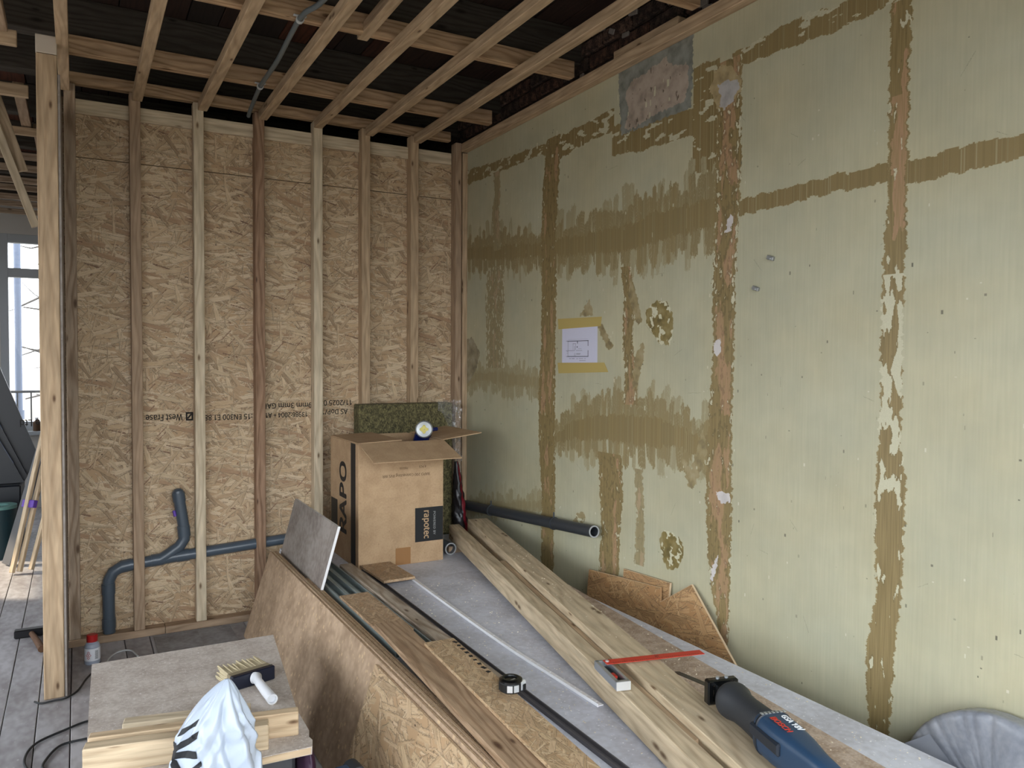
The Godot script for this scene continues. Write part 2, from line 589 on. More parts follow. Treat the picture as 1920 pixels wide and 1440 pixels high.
# mottled surface: base colour with two scales of blotch and specks
func mottle(s: int, side: int, base: Color, blot: Color, amount: float, f0: float, f1: float, speck: Color, specks: int, size := 2) -> Image:
	var a := noise(s, f0, 3)
	var b := noise(s + 5, f1, 2)
	var data := PackedByteArray()
	data.resize(side * side * 3)
	var i := 0
	for y in side:
		for x in side:
			var t := clampf((a.get_noise_2d(x, y) * 0.9 + b.get_noise_2d(x, y) * 0.55) * amount + 0.5 * amount, 0.0, 1.0)
			data[i] = int(255.0 * lerpf(base.r, blot.r, t))
			data[i + 1] = int(255.0 * lerpf(base.g, blot.g, t))
			data[i + 2] = int(255.0 * lerpf(base.b, blot.b, t))
			i += 3
	var im := Image.create_from_data(side, side, false, Image.FORMAT_RGB8, data)
	var r := RandomNumberGenerator.new()
	r.seed = s
	for k in specks:
		var p := Vector2i(r.randi_range(0, side - 4), r.randi_range(0, side - 4))
		var q := im.get_pixelv(p)
		im.fill_rect(Rect2i(p, Vector2i(r.randi_range(1, size), r.randi_range(1, size))), q.lerp(speck, r.randf_range(0.35, 0.95)))
	return im

const WALL_LONG := 3.5
const WALL_HIGH := 2.72
const WALL_PX := Vector2i(2048, 1664)

func wz(z: float) -> float:
	return z / WALL_LONG * WALL_PX.x

func wy(y: float) -> float:
	return (WALL_HIGH - y) / WALL_HIGH * WALL_PX.y

# the stripped plaster wall: old yellow green paint, brushed bands of glue, bare spots and scraps
func wall_image() -> Image:
	var paint := Color(0.70, 0.685, 0.58)
	var glue := Color(0.565, 0.495, 0.34)
	var glue_dark := Color(0.485, 0.42, 0.275)
	var under := Color(0.66, 0.53, 0.41)
	var pale := Color(0.78, 0.765, 0.66)
	var r := RandomNumberGenerator.new()
	r.seed = 5
	var bw := WALL_PX.x / 2
	var bh := WALL_PX.y / 2
	var big := noise(11, 0.006, 4)
	var mid := noise(12, 0.03, 3)
	var comb := noise(13, 0.9, 2)
	var data := PackedByteArray()
	data.resize(bw * bh * 3)
	var i := 0
	for y in bh:
		for x in bw:
			var v := 1.0 + 0.045 * big.get_noise_2d(x, y) + 0.02 * mid.get_noise_2d(x, y) + 0.030 * comb.get_noise_2d(x * 1.3, y * 0.012)
			var g := 0.02 * big.get_noise_2d(y + 900, x)
			data[i] = int(clampf(paint.r * (v + g) * 255.0, 0, 255))
			data[i + 1] = int(clampf(paint.g * v * 255.0, 0, 255))
			data[i + 2] = int(clampf(paint.b * (v - g * 1.4) * 255.0, 0, 255))
			i += 3
	var im := Image.create_from_data(bw, bh, false, Image.FORMAT_RGB8, data)
	im.resize(WALL_PX.x, WALL_PX.y, Image.INTERPOLATE_BILINEAR)
	# scuffs, dents and grime, each with its own outline
	for k in 420:
		var p := Vector2i(r.randi_range(5, WALL_PX.x - 20), r.randi_range(5, WALL_PX.y - 30))
		var q := im.get_pixelv(p)
		var c := q.darkened(r.randf_range(0.08, 0.45)) if r.randf() < 0.7 else q.lightened(0.3)
		im.fill_rect(Rect2i(p, Vector2i(r.randi_range(1, 4), r.randi_range(1, 7))), c)
	for k in 46:
		var p := Vector2(r.randf_range(300, WALL_PX.x - 60), r.randf_range(60, WALL_PX.y - 60))
		var d := Vector2.from_angle(r.randf_range(-0.6, 2.2))
		for q in r.randi_range(8, 46):
			var e := p + d * q
			var c := im.get_pixelv(Vector2i(e))
			im.set_pixelv(Vector2i(e), c.darkened(r.randf_range(0.03, 0.22)))
	var ragged2 := noise(19, 0.028, 4)
	# brushed bands; combs are laid as single brush strokes, faint long ones first
	for b in BANDS:
		var rows: Array = BANDS[b]
		var teeth: bool = b.begins_with("comb")
		var faint: bool = b == "comb_faint" or b == "comb_left"
		var x0 := wz(rows[0][0])
		var x1 := wz(rows[-1][0])
		for lap in 3:
			var x := x0
			while x < x1:
				var z := x / WALL_PX.x * WALL_LONG
				var n := 0
				while n < rows.size() - 2 and z > rows[n + 1][0]:
					n += 1
				var t: float = clampf((z - rows[n][0]) / (rows[n + 1][0] - rows[n][0]), 0, 1)
				var top := wy(lerpf(rows[n][1], rows[n + 1][1], t))
				var bot := wy(lerpf(rows[n][2], rows[n + 1][2], t))
				if teeth and lap > 0:
					var slim := (bot - top) * (0.06 if lap == 1 else 0.27)
					top += slim
					bot -= slim
				if teeth:
					var brush := r.randi_range(8, 30)
					var reach: float = [0.115, 0.075, 0.02][lap] * WALL_PX.y / WALL_HIGH
					var t0 := top + 6.0 - r.randf() * reach
					var b0 := bot - 6.0 + r.randf() * reach * 0.8
					var slant := r.randf_range(-0.12, 0.12)
					var skip := lap == 0 and r.randf() < 0.3
					var tone := r.randf()
					var q := 0
					while q < brush and not skip:
						var wide := r.randi_range(1, 3)
						var c := glue.lerp(glue_dark, clampf(tone * 0.6 + r.randf() * 0.5, 0, 1))
						c = c.lerp(paint, [0.50, 0.14, 0.0][lap] + tone * 0.12 + (0.30 if faint else 0.0) + (r.randf() * 0.25 if r.randf() < 0.2 else 0.0))
						var end := absf(q - brush * 0.5) / brush
						var ya := t0 + end * 18.0 + r.randf_range(-3, 3)
						var yb := b0 - end * 16.0 + r.randf_range(-3, 3)
						var y := ya
						while y < yb:
							im.fill_rect(Rect2i(int(x + q + (y - ya) * slant * (0.0 if lap == 2 else 1.0)), int(y), wide, 8), c)
							y += 8.0
						q += wide
					x += brush * (0.9 if lap < 2 else 0.7)
					continue
				var wide2 := r.randi_range(2, 6)
				var rag := noise_ragged.get_noise_2d(x * 0.8, float(hash(b) % 991)) * 7.0
				top += rag + r.randf_range(-1.5, 1.5)
				bot += rag + r.randf_range(-1.5, 1.5)
				var c2 := glue.lerp(glue_dark, 0.3 + r.randf() * 0.5)
				if lap > 0:
					if r.randf() < 0.85:
						x += wide2
						continue
					c2 = c2.lerp(paint, r.randf_range(0.1, 0.5))
					wide2 = r.randi_range(1, 2)
				if bot > top:
					im.fill_rect(Rect2i(int(x), int(top), wide2, int(bot - top)), c2)
					var y2 := top
					while y2 < bot and b != "band_right":
						var left2 := ragged2.get_noise_2d(x * 0.45, y2 * 1.0)
						if left2 > (0.20 if b == "band_upper" else 0.30):
							im.fill_rect(Rect2i(int(x), int(y2), wide2, 2), pale.lerp(paint, 0.3 + 0.6 * r.randf()))
						y2 += 2.0
				x += wide2
	# vertical strips
	var bits := noise(21, 0.075, 4)
	var lines := noise(22, 0.8, 1)
	var edge := noise(23, 0.05, 3)
	for s in STRIPS:
		var rows: Array = STRIPS[s]
		var weak: bool = s in ["strip_patch", "strip_low_right", "strip_thin"]
		for y in range(int(wy(rows[0][0])), mini(WALL_PX.y - 1, int(wy(rows[-1][0])))):
			var yy := WALL_HIGH - float(y) / WALL_PX.y * WALL_HIGH
			var n := 0
			while n < rows.size() - 2 and yy < rows[n + 1][0]:
				n += 1
			var t: float = clampf((rows[n][0] - yy) / (rows[n][0] - rows[n + 1][0]), 0, 1)
			var xa := wz(lerpf(rows[n][1], rows[n + 1][1], t)) + edge.get_noise_2d(y, 3.0) * 7.0 + r.randf_range(-1.2, 1.2)
			var xb := wz(lerpf(rows[n][2], rows[n + 1][2], t)) + edge.get_noise_2d(y, 900.0) * 7.0 + r.randf_range(-1.2, 1.2)
			var bare := 0.0
			var left := 0.30
			match s:
				"strip_far":
					bare = 1.0 if yy > 1.97 and yy < 2.2 else 0.15 if yy > 1.6 else -1.0
					left = -0.06 if yy > 1.33 and yy < 1.68 else 0.10 if yy > 1.0 and yy < 1.33 else 0.42
				"strip_middle":
					bare = 0.55 if yy > 0.3 else -1.0
					left = 0.12 if yy > 1.6 else 0.26
				"strip_near_corner":
					bare = 0.0
					left = 0.34
				"strip_tape":
					left = 0.16
				"strip_patch":
					left = 0.02
				_:
					left = 0.25
			for x in range(int(xa), int(xb)):
				var q := (x - xa) / maxf(1.0, xb - xa)
				var rim := minf(q, 1.0 - q)
				var chip := bits.get_noise_2d(x * (0.55 if s == "strip_far" else 0.9), y * (0.16 if s == "strip_far" else 0.4))
				var c := glue.lerp(glue_dark, clampf(0.45 + lines.get_noise_2d(x * 1.5, y * 0.01) * 0.9, 0, 1))
				if rim > 0.12 and bits.get_noise_2d(x * 0.3 + 40, y * 0.07) * 0.9 + bare * 0.45 + edge.get_noise_2d(x * 0.4, y * 0.12 + 500) * 0.6 > 0.28:
					c = under.lerp(glue, clampf(0.25 + lines.get_noise_2d(x, y * 0.02), 0, 0.6))
				if chip > left + (0.0 if s == "strip_far" else 0.10 + 0.25 * smoothstep(0.06, 0.3, rim)):
					c = pale.lerp(paint, r.randf() * 0.5)
				elif chip > left - 0.04:
					c = c.darkened(0.12)
				if weak:
					c = c.lerp(paint, 0.35)
				im.set_pixel(x, y, c)
	# patches with an outline of their own
	var looks := {"recess_grey": [Color(0.50, 0.51, 0.48), 0.18], "recess_pink": [Color(0.66, 0.605, 0.55), 0.14], "hole": [Color(0.66, 0.59, 0.44), 0.16], "hole_white": [Color(0.68, 0.67, 0.66), 0.1],
		"blob_a": [Color(0.52, 0.46, 0.28), 0.22], "blob_b": [Color(0.50, 0.44, 0.26), 0.2], "corner_bare": [Color(0.56, 0.52, 0.42), 0.2]}
	for p in PATCHES:
		var poly := PackedVector2Array()
		var lo := Vector2(9999, 9999)
		var hi := Vector2.ZERO
		var raw: Array = PATCHES[p]
		for k in range(0, raw.size(), 2):
			var v := Vector2(wz(raw[k]), wy(raw[k + 1]))
			poly.append(v)
			lo = lo.min(v)
			hi = hi.max(v)
		var look: Array = looks[p] if looks.has(p) else [Color(0.80, 0.78, 0.77), 0.06] if p.begins_with("scrap") else [glue.lerp(paint, 0.2), 0.2]
		var base: Color = look[0]
		for y in range(maxi(0, int(lo.y)), mini(WALL_PX.y, int(hi.y) + 1)):
			for x in range(maxi(0, int(lo.x)), mini(WALL_PX.x, int(hi.x) + 1)):
				var v := Vector2(x + bits.get_noise_2d(x * 0.7, y * 0.7) * 7.0, y + bits.get_noise_2d(y * 0.7, x * 0.7 + 300) * 7.0)
				if not Geometry2D.is_point_in_polygon(v, poly):
					continue
				var k := mid.get_noise_2d(x * 0.7, y * 0.7) + bits.get_noise_2d(x * 2.0, y * 1.2) * 0.22
				var c := base.lightened(k * look[1]) if k > 0.0 else base.darkened(-k * look[1] * 1.6)
				if p.begins_with("blob") and bits.get_noise_2d(x * 0.45, y * 0.45 + 77) > 0.20:
					c = pale
				if p == "recess_pink" and bits.get_noise_2d(x * 0.55, y * 0.3 + 177) > 0.52:
					c = Color(0.40, 0.36, 0.31)
				im.set_pixel(x, y, c)
	# light scrapes along the upper band and above the lettering of the old boards
	for k in 26:
		var x := int(wz(r.randf_range(0.1, 2.0)))
		var y := int(wy(r.randf_range(2.45, 2.6)))
		im.fill_rect(Rect2i(x, y, r.randi_range(2, 9), r.randi_range(4, 22)), pale.lerp(paint, r.randf()))
	for k in 60:
		var x := int(wz(r.randf_range(0.3, 2.2)))
		var y := int(wy(r.randf_range(1.0, 2.1)))
		im.fill_rect(Rect2i(x, y, r.randi_range(1, 5), r.randi_range(2, 12)), pale.lerp(paint, r.randf()))
	return im

var noise_ragged := FastNoiseLite.new()

func make_materials() -> void:
	noise_ragged.frequency = 0.03
	noise_ragged.fractal_octaves = 4
	var clean := tex(wood_image(3, 5, 0.13))
	var bold := tex(wood_image(9, 7, 0.27))
	M.pine = mat(Color(0.775, 0.685, 0.58), 0.75, clean)
	M.pine_pale = mat(Color(0.875, 0.825, 0.74), 0.75, clean)
	M.pine_tan = mat(Color(0.70, 0.61, 0.525), 0.78, clean)
	M.pine_red = mat(Color(0.655, 0.54, 0.455), 0.8, bold)
	M.pine_grey = mat(Color(0.685, 0.615, 0.55), 0.82, bold)
	M.pine_yellow = mat(Color(0.86, 0.79, 0.69), 0.7, clean)
	M.beam = mat(Color(0.78, 0.665, 0.545), 0.78, bold)
	M.block_wood = mat(Color(0.865, 0.78, 0.67), 0.75, clean)
	M.plank_brown = mat(Color(0.70, 0.60, 0.50), 0.8, bold)
	M.dusty_wood = mat(Color(0.72, 0.675, 0.63), 0.85, bold)
	M.old_joist = mat(Color(0.275, 0.255, 0.235), 0.9, bold)
	M.deck = []
	for c in [Color(0.27, 0.15, 0.10), Color(0.20, 0.115, 0.08), Color(0.34, 0.185, 0.11), Color(0.15, 0.105, 0.085)]:
		M.deck.append(mat(c, 0.85, bold))
	var straw := [Color(0.80, 0.70, 0.56), Color(0.755, 0.645, 0.505), Color(0.705, 0.59, 0.455), Color(0.645, 0.515, 0.39), Color(0.56, 0.42, 0.315)]
	M.osb = mat(Color(1, 1, 1), 0.72, tex(osb_image(4, 1536, 88.0, straw)))
	var osb_small := tex(osb_image(8, 768, 88.0, straw))
	M.osb_board = mat(Color(0.97, 0.95, 0.92), 0.72, osb_small)
	M.osb_offcut = mat(Color(0.90, 0.82, 0.71), 0.72, osb_small)
	M.osb_dusty = mat(Color(0.95, 0.92, 0.90), 0.78, osb_small)
	M.osb_worn = mat(Color(1.0, 0.96, 0.92), 0.7, tex(mottle(31, 512, Color(0.725, 0.65, 0.565), Color(0.59, 0.515, 0.435), 0.8, 0.012, 0.06, Color(0.80, 0.72, 0.59), 1500, 5)))
	M.osb_edge = mat(Color(0.88, 0.81, 0.72), 0.9, tex(mottle(32, 128, Color(0.98, 0.94, 0.88), Color(0.74, 0.67, 0.60), 0.9, 0.2, 0.4, Color(0.3, 0.22, 0.15), 300, 3)))
	M.wall = mat(Color(1, 1, 1), 0.48, tex(wall_image()))
	M.wall_plain = mat(Color(0.73, 0.72, 0.575), 0.5)
	M.wall_white = mat(Color(0.72, 0.71, 0.69), 0.9)
	M.mortar = mat(Color(0.24, 0.21, 0.185), 0.95, tex(mottle(33, 128, Color(1, 1, 1), Color(0.45, 0.42, 0.4), 0.8, 0.05, 0.2, Color(1, 1, 1), 200, 3)))
	M.brick = []
	var brick_tex := tex(mottle(34, 128, Color(1, 1, 1), Color(0.35, 0.33, 0.32), 0.9, 0.03, 0.15, Color(1, 1, 1), 160, 4))
	for c in [Color(0.36, 0.255, 0.205), Color(0.29, 0.225, 0.19), Color(0.42, 0.33, 0.28)]:
		M.brick.append(mat(c, 0.95, brick_tex))
	M.lime = mat(Color(0.50, 0.47, 0.44), 0.95)
	var board_tex := tex(mottle(35, 512, Color(0.96, 0.96, 0.97), Color(0.74, 0.72, 0.72), 0.75, 0.008, 0.05, Color(1, 1, 1), 900, 3))
	M.floor = []
	for c in [Color(0.72, 0.715, 0.72), Color(0.69, 0.685, 0.69), Color(0.75, 0.74, 0.74)]:
		M.floor.append(mat(c, 0.55, board_tex))
	M.hardboard = mat(Color(0.60, 0.60, 0.605), 0.6, board_tex)
	M.gap = mat(Color(0.03, 0.03, 0.03), 0.95)
	var gypsum := tex(mottle(36, 1024, Color(0.86, 0.87, 0.90), Color(0.74, 0.74, 0.76), 0.7, 0.006, 0.05, Color(1, 1, 1), 5200, 3))
	M.plasterboard = mat(Color(0.96, 0.96, 0.97), 0.7, gypsum)
	M.bevel = mat(Color(0.90, 0.91, 0.94), 0.65, gypsum)
	M.sawdust = mat(Color(0.84, 0.79, 0.745), 0.85, tex(mottle(37, 512, Color(0.90, 0.87, 0.84), Color(0.72, 0.66, 0.6), 0.8, 0.02, 0.12, Color(1.0, 0.95, 0.86), 3600, 3)))
	M.board_back = mat(Color(0.615, 0.58, 0.545), 0.75, board_tex)
	M.gypsum_edge = mat(Color(0.92, 0.92, 0.92), 0.9)
	M.steel = mat(Color(0.60, 0.645, 0.645), 0.42, null, 0.25)
	M.track = mat(Color(0.37, 0.36, 0.37), 0.5, null, 0.2)
	M.bead = mat(Color(0.95, 0.95, 0.96), 0.5)
	M.card = mat(Color(0.74, 0.625, 0.49), 0.82, tex(mottle(38, 256, Color(1, 1, 1), Color(0.9, 0.88, 0.86), 0.7, 0.02, 0.2, Color(0.85, 0.82, 0.8), 500, 2)))
	M.card_tape = mat(Color(0.60, 0.435, 0.265), 0.45)
	M.ink = mat(Color(0.075, 0.085, 0.10), 0.6)
	M.stamp = mat(Color(0.09, 0.075, 0.065), 0.9)
	M.brown_ink = mat(Color(0.30, 0.21, 0.13), 0.8)
	M.pipe = mat(Color(0.285, 0.325, 0.365), 0.32)
	M.pipe_dark = mat(Color(0.20, 0.215, 0.235), 0.42)
	M.pipe_rim = mat(Color(0.62, 0.63, 0.63), 0.6)
	M.conduit = mat(Color(0.36, 0.39, 0.40), 0.45)
	M.clip = mat(Color(0.72, 0.73, 0.73), 0.5)
	M.wool = mat(Color(0.50, 0.475, 0.365), 0.95, tex(wool_image()))
	M.film = mat(Color(0.93, 0.95, 0.96, 0.04), 0.10)
	M.film.transparency = BaseMaterial3D.TRANSPARENCY_ALPHA
	M.wrap = mat(Color(0.55, 0.56, 0.585), 0.25, tex(mottle(39, 512, Color(1, 1, 1), Color(0.88, 0.89, 0.91), 0.9, 0.01, 0.05, Color(1, 1, 1), 300, 2)))
	M.paper = mat(Color(0.80, 0.80, 0.86), 0.85)
	M.masking = mat(Color(0.70, 0.62, 0.37), 0.7)
	M.red = mat(Color(0.74, 0.20, 0.13), 0.5)
	M.alu = mat(Color(0.74, 0.76, 0.78), 0.35, null, 0.8)
	M.alu_bright = mat(Color(0.90, 0.91, 0.92), 0.3, null, 0.6)
	M.black = mat(Color(0.05, 0.053, 0.06), 0.45)
	M.black_shine = mat(Color(0.04, 0.045, 0.05), 0.2)
	M.rubber = mat(Color(0.155, 0.165, 0.18), 0.6)
	M.tool_blue = mat(Color(0.14, 0.235, 0.335), 0.38)
	M.tool_dark = mat(Color(0.11, 0.14, 0.18), 0.4)
	M.blade = mat(Color(0.20, 0.20, 0.19), 0.5, null, 0.5)
	M.white = mat(Color(0.88, 0.89, 0.91), 0.45)
	M.post_cap = mat(Color(0.74, 0.69, 0.63), 0.85)
	M.white_paint = mat(Color(0.86, 0.86, 0.87), 0.6)
	M.bag = mat(Color(0.68, 0.72, 0.775), 0.34)
	M.navy = mat(Color(0.045, 0.07, 0.14), 0.4)
	M.bristle = mat(Color(0.74, 0.685, 0.56), 0.8)
	M.ferrule = mat(Color(0.53, 0.48, 0.38), 0.8)
	M.bottle_cap = mat(Color(0.66, 0.11, 0.11), 0.4)
	M.bottle_blue = mat(Color(0.62, 0.65, 0.71), 0.4)
	M.window_frame = mat(Color(0.62, 0.64, 0.66), 0.5)
	M.glass = mat(Color(0.95, 0.98, 1.0, 0.06), 0.02)
	M.glass.transparency = BaseMaterial3D.TRANSPARENCY_ALPHA
	M.dark_panel = mat(Color(0.075, 0.095, 0.125), 0.35)
	M.grey_panel = mat(Color(0.30, 0.30, 0.31), 0.6)
	M.bucket = mat(Color(0.05, 0.17, 0.20), 0.4)
	M.bucket_rim = mat(Color(0.36, 0.52, 0.50), 0.4)
	M.purple = mat(Color(0.36, 0.22, 0.62), 0.5)
	M.purple_bag = mat(Color(0.20, 0.09, 0.19), 0.5)
	M.bark = mat(Color(0.23, 0.21, 0.19), 0.9)
	M.pole = mat(Color(0.33, 0.37, 0.45), 0.6)
	M.iron = mat(Color(0.05, 0.05, 0.06), 0.6)
	M.cable = mat(Color(0.13, 0.14, 0.15), 0.5)
	M.foil = mat(Color(0.62, 0.63, 0.63), 0.4, null, 0.7)
	M.sealant = mat(Color(0.85, 0.80, 0.45), 0.6)
	M.blue_foil = mat(Color(0.09, 0.14, 0.38), 0.25, null, 0.2)
	M.pink = mat(Color(0.45, 0.06, 0.12), 0.5)
	M.grey_bag = mat(Color(0.13, 0.12, 0.13), 0.35)
	M.crumb = mat(Color(0.86, 0.82, 0.745), 0.9)
	M.leaf = mat(Color(0.72, 0.66, 0.16), 0.8)
	M.metal_dark = mat(Color(0.16, 0.16, 0.17), 0.4, null, 0.7)
	M.handle_wood = mat(Color(0.42, 0.30, 0.21), 0.7, clean)

func wool_image() -> Image:
	var side := 256
	var a := noise(51, 0.05, 3)
	var b := noise(52, 0.25, 2)
	var im := Image.create(side, side, false, Image.FORMAT_RGB8)
	for y in side:
		for x in side:
			var t := 0.72 + a.get_noise_2d(x, y * 1.4) * 0.28 + b.get_noise_2d(x * 0.5 + y * 0.3, y * 1.2) * 0.35
			im.set_pixel(x, y, Color(clampf(t * 1.0, 0, 1), clampf(t * 0.99, 0, 1), clampf(t * 0.88, 0, 1)))
	return im

# ---------------------------------------------------------------- the room

func build_floor() -> void:
	var f := structure("floor", "grey dusty floorboards running from the room into the hall", "floor")
	var pitch := 0.1155
	var x := -2.14 - pitch * 24
	while x < -0.01:
		var m: Material = M.floor[rng.randi() % 3]
		var wide := minf(pitch, -x) - 0.0035
		block("floorboard", Vector3(x + 0.0018, -0.022 - rng.randf() * 0.0012, -4.2), Vector3(x + 0.0018 + wide, -rng.randf() * 0.0012, 5.05), m, f, 0.002, Vector2(2.0, 1.0))
		x += pitch
	block("subfloor", Vector3(-5.1, -0.12, -4.4), Vector3(0.25, -0.024, 5.25), M.gap, f, 0.0)

func build_outer_walls() -> void:
	# wall behind the camera with its wide tall windows
	var w := structure("wall_front", "white wall with tall windows opposite the OSB partition", "wall")
	var zf := 5.05
	for x in [[-4.9, -4.6], [-3.1, -2.75], [-0.22, 0.0]]:
		block("wall_panel", Vector3(x[0], 0, zf), Vector3(x[1], 3.0, zf + 0.2), M.wall_white, w, 0.0)
	for x in [[-4.6, -3.1], [-2.75, -0.22]]:
		block("wall_panel", Vector3(x[0], 0, zf), Vector3(x[1], 0.5, zf + 0.2), M.wall_white, w, 0.0)
		block("wall_panel", Vector3(x[0], 2.66, zf), Vector3(x[1], 3.0, zf + 0.2), M.wall_white, w, 0.0)
	var win := structure("window_1", "wide front window with white frame and slim mullions", "window")
	for fx in [-2.72, -1.48, -0.25]:
		block("window_frame", Vector3(fx - 0.03, 0.5, zf + 0.06), Vector3(fx + 0.03, 2.66, zf + 0.13), M.white_paint, win)
	for fy in [0.53, 2.63]:
		block("window_frame", Vector3(-2.75, fy - 0.03, zf + 0.065), Vector3(-0.22, fy + 0.03, zf + 0.125), M.white_paint, win)
	var win3 := structure("window_3", "narrower unseen front window added for fill light beside the wide one", "window")  # out of view, added so that more light comes in from the left
	for fx in [-4.57, -3.13]:
		block("window_frame", Vector3(fx - 0.03, 0.5, zf + 0.06), Vector3(fx + 0.03, 2.66, zf + 0.13), M.white_paint, win3)
	for fy in [0.53, 2.63]:
		block("window_frame", Vector3(-4.6, fy - 0.03, zf + 0.065), Vector3(-3.1, fy + 0.03, zf + 0.125), M.white_paint, win3)
	# wall at the far end of the hall with the window that is in view
	var far := structure("wall_far", "white end wall of the hall around the tall grey window", "wall")
	block("wall_panel", Vector3(-4.9, 0, -4.4), Vector3(-2.72, 3.0, -4.2), M.wall_white, far, 0.0)
	block("wall_panel", Vector3(-2.175, 0, -4.4), Vector3(0.0, 3.0, -4.2), M.wall_white, far, 0.0)
	block("wall_panel", Vector3(-2.72, 0, -4.4), Vector3(-2.175, 0.74, -4.2), M.wall_white, far, 0.0)
	block("wall_panel", Vector3(-2.72, 2.57, -4.4), Vector3(-2.175, 3.0, -4.2), M.wall_white, far, 0.0)
	var w2 := structure("window_2", "tall grey framed window with top light at the end of the hall", "window")
	for x in [[-2.72, -2.655], [-2.24, -2.175]]:
		block("window_frame", Vector3(x[0], 0.74, -4.28), Vector3(x[1], 2.57, -4.2), M.window_frame, w2)
	for y in [[0.74, 0.82], [2.17, 2.255], [2.49, 2.57]]:
		block("window_frame", Vector3(-2.655, y[0], -4.28), Vector3(-2.24, y[1], -4.2), M.window_frame, w2)
	block("pane", Vector3(-2.655, 0.82, -4.25), Vector3(-2.24, 2.17, -4.246), M.glass, w2, 0.0)
	block("pane", Vector3(-2.655, 2.255, -4.25), Vector3(-2.24, 2.49, -4.246), M.glass, w2, 0.0)
	block("window_sill", Vector3(-2.75, 0.70, -4.2), Vector3(-2.18, 0.735, -4.08), M.window_frame, w2)
	var hw := structure("wall_hall", "plain board lining on the hall side behind the partition", "wall")
	block("lining_board", Vector3(-2.172, 0, -4.2), Vector3(-2.162, 2.70, -0.03), M.board_back, hw, 0.0)
	# side wall of the hall with the window that lets the sun in
	var l := structure("wall_left", "white side wall of the hall with tall windows, two added for light", "wall")
	block("wall_panel", Vector3(-5.1, 0, -4.4), Vector3(-4.9, 3.0, -3.45), M.wall_white, l, 0.0)
	block("wall_panel", Vector3(-5.1, 0, -2.33), Vector3(-4.9, 3.0, -0.6), M.wall_white, l, 0.0)
	for z in [[-0.6, 1.0], [2.0, 4.6]]:  # two unseen openings added for more light from the left, heads set low
		block("wall_panel", Vector3(-5.1, 0, z[0]), Vector3(-4.9, 0.5, z[1]), M.wall_white, l, 0.0)
		block("wall_panel", Vector3(-5.1, 2.2, z[0]), Vector3(-4.9, 3.0, z[1]), M.wall_white, l, 0.0)
	block("wall_panel", Vector3(-5.1, 0, 1.0), Vector3(-4.9, 3.0, 2.0), M.wall_white, l, 0.0)
	block("wall_panel", Vector3(-5.1, 0, 4.6), Vector3(-4.9, 3.0, 5.25), M.wall_white, l, 0.0)
	block("wall_panel", Vector3(-5.1, 0, -3.45), Vector3(-4.9, 0.8, -2.33), M.wall_white, l, 0.0)
	block("wall_panel", Vector3(-5.1, 2.6, -3.45), Vector3(-4.9, 3.0, -2.33), M.wall_white, l, 0.0)

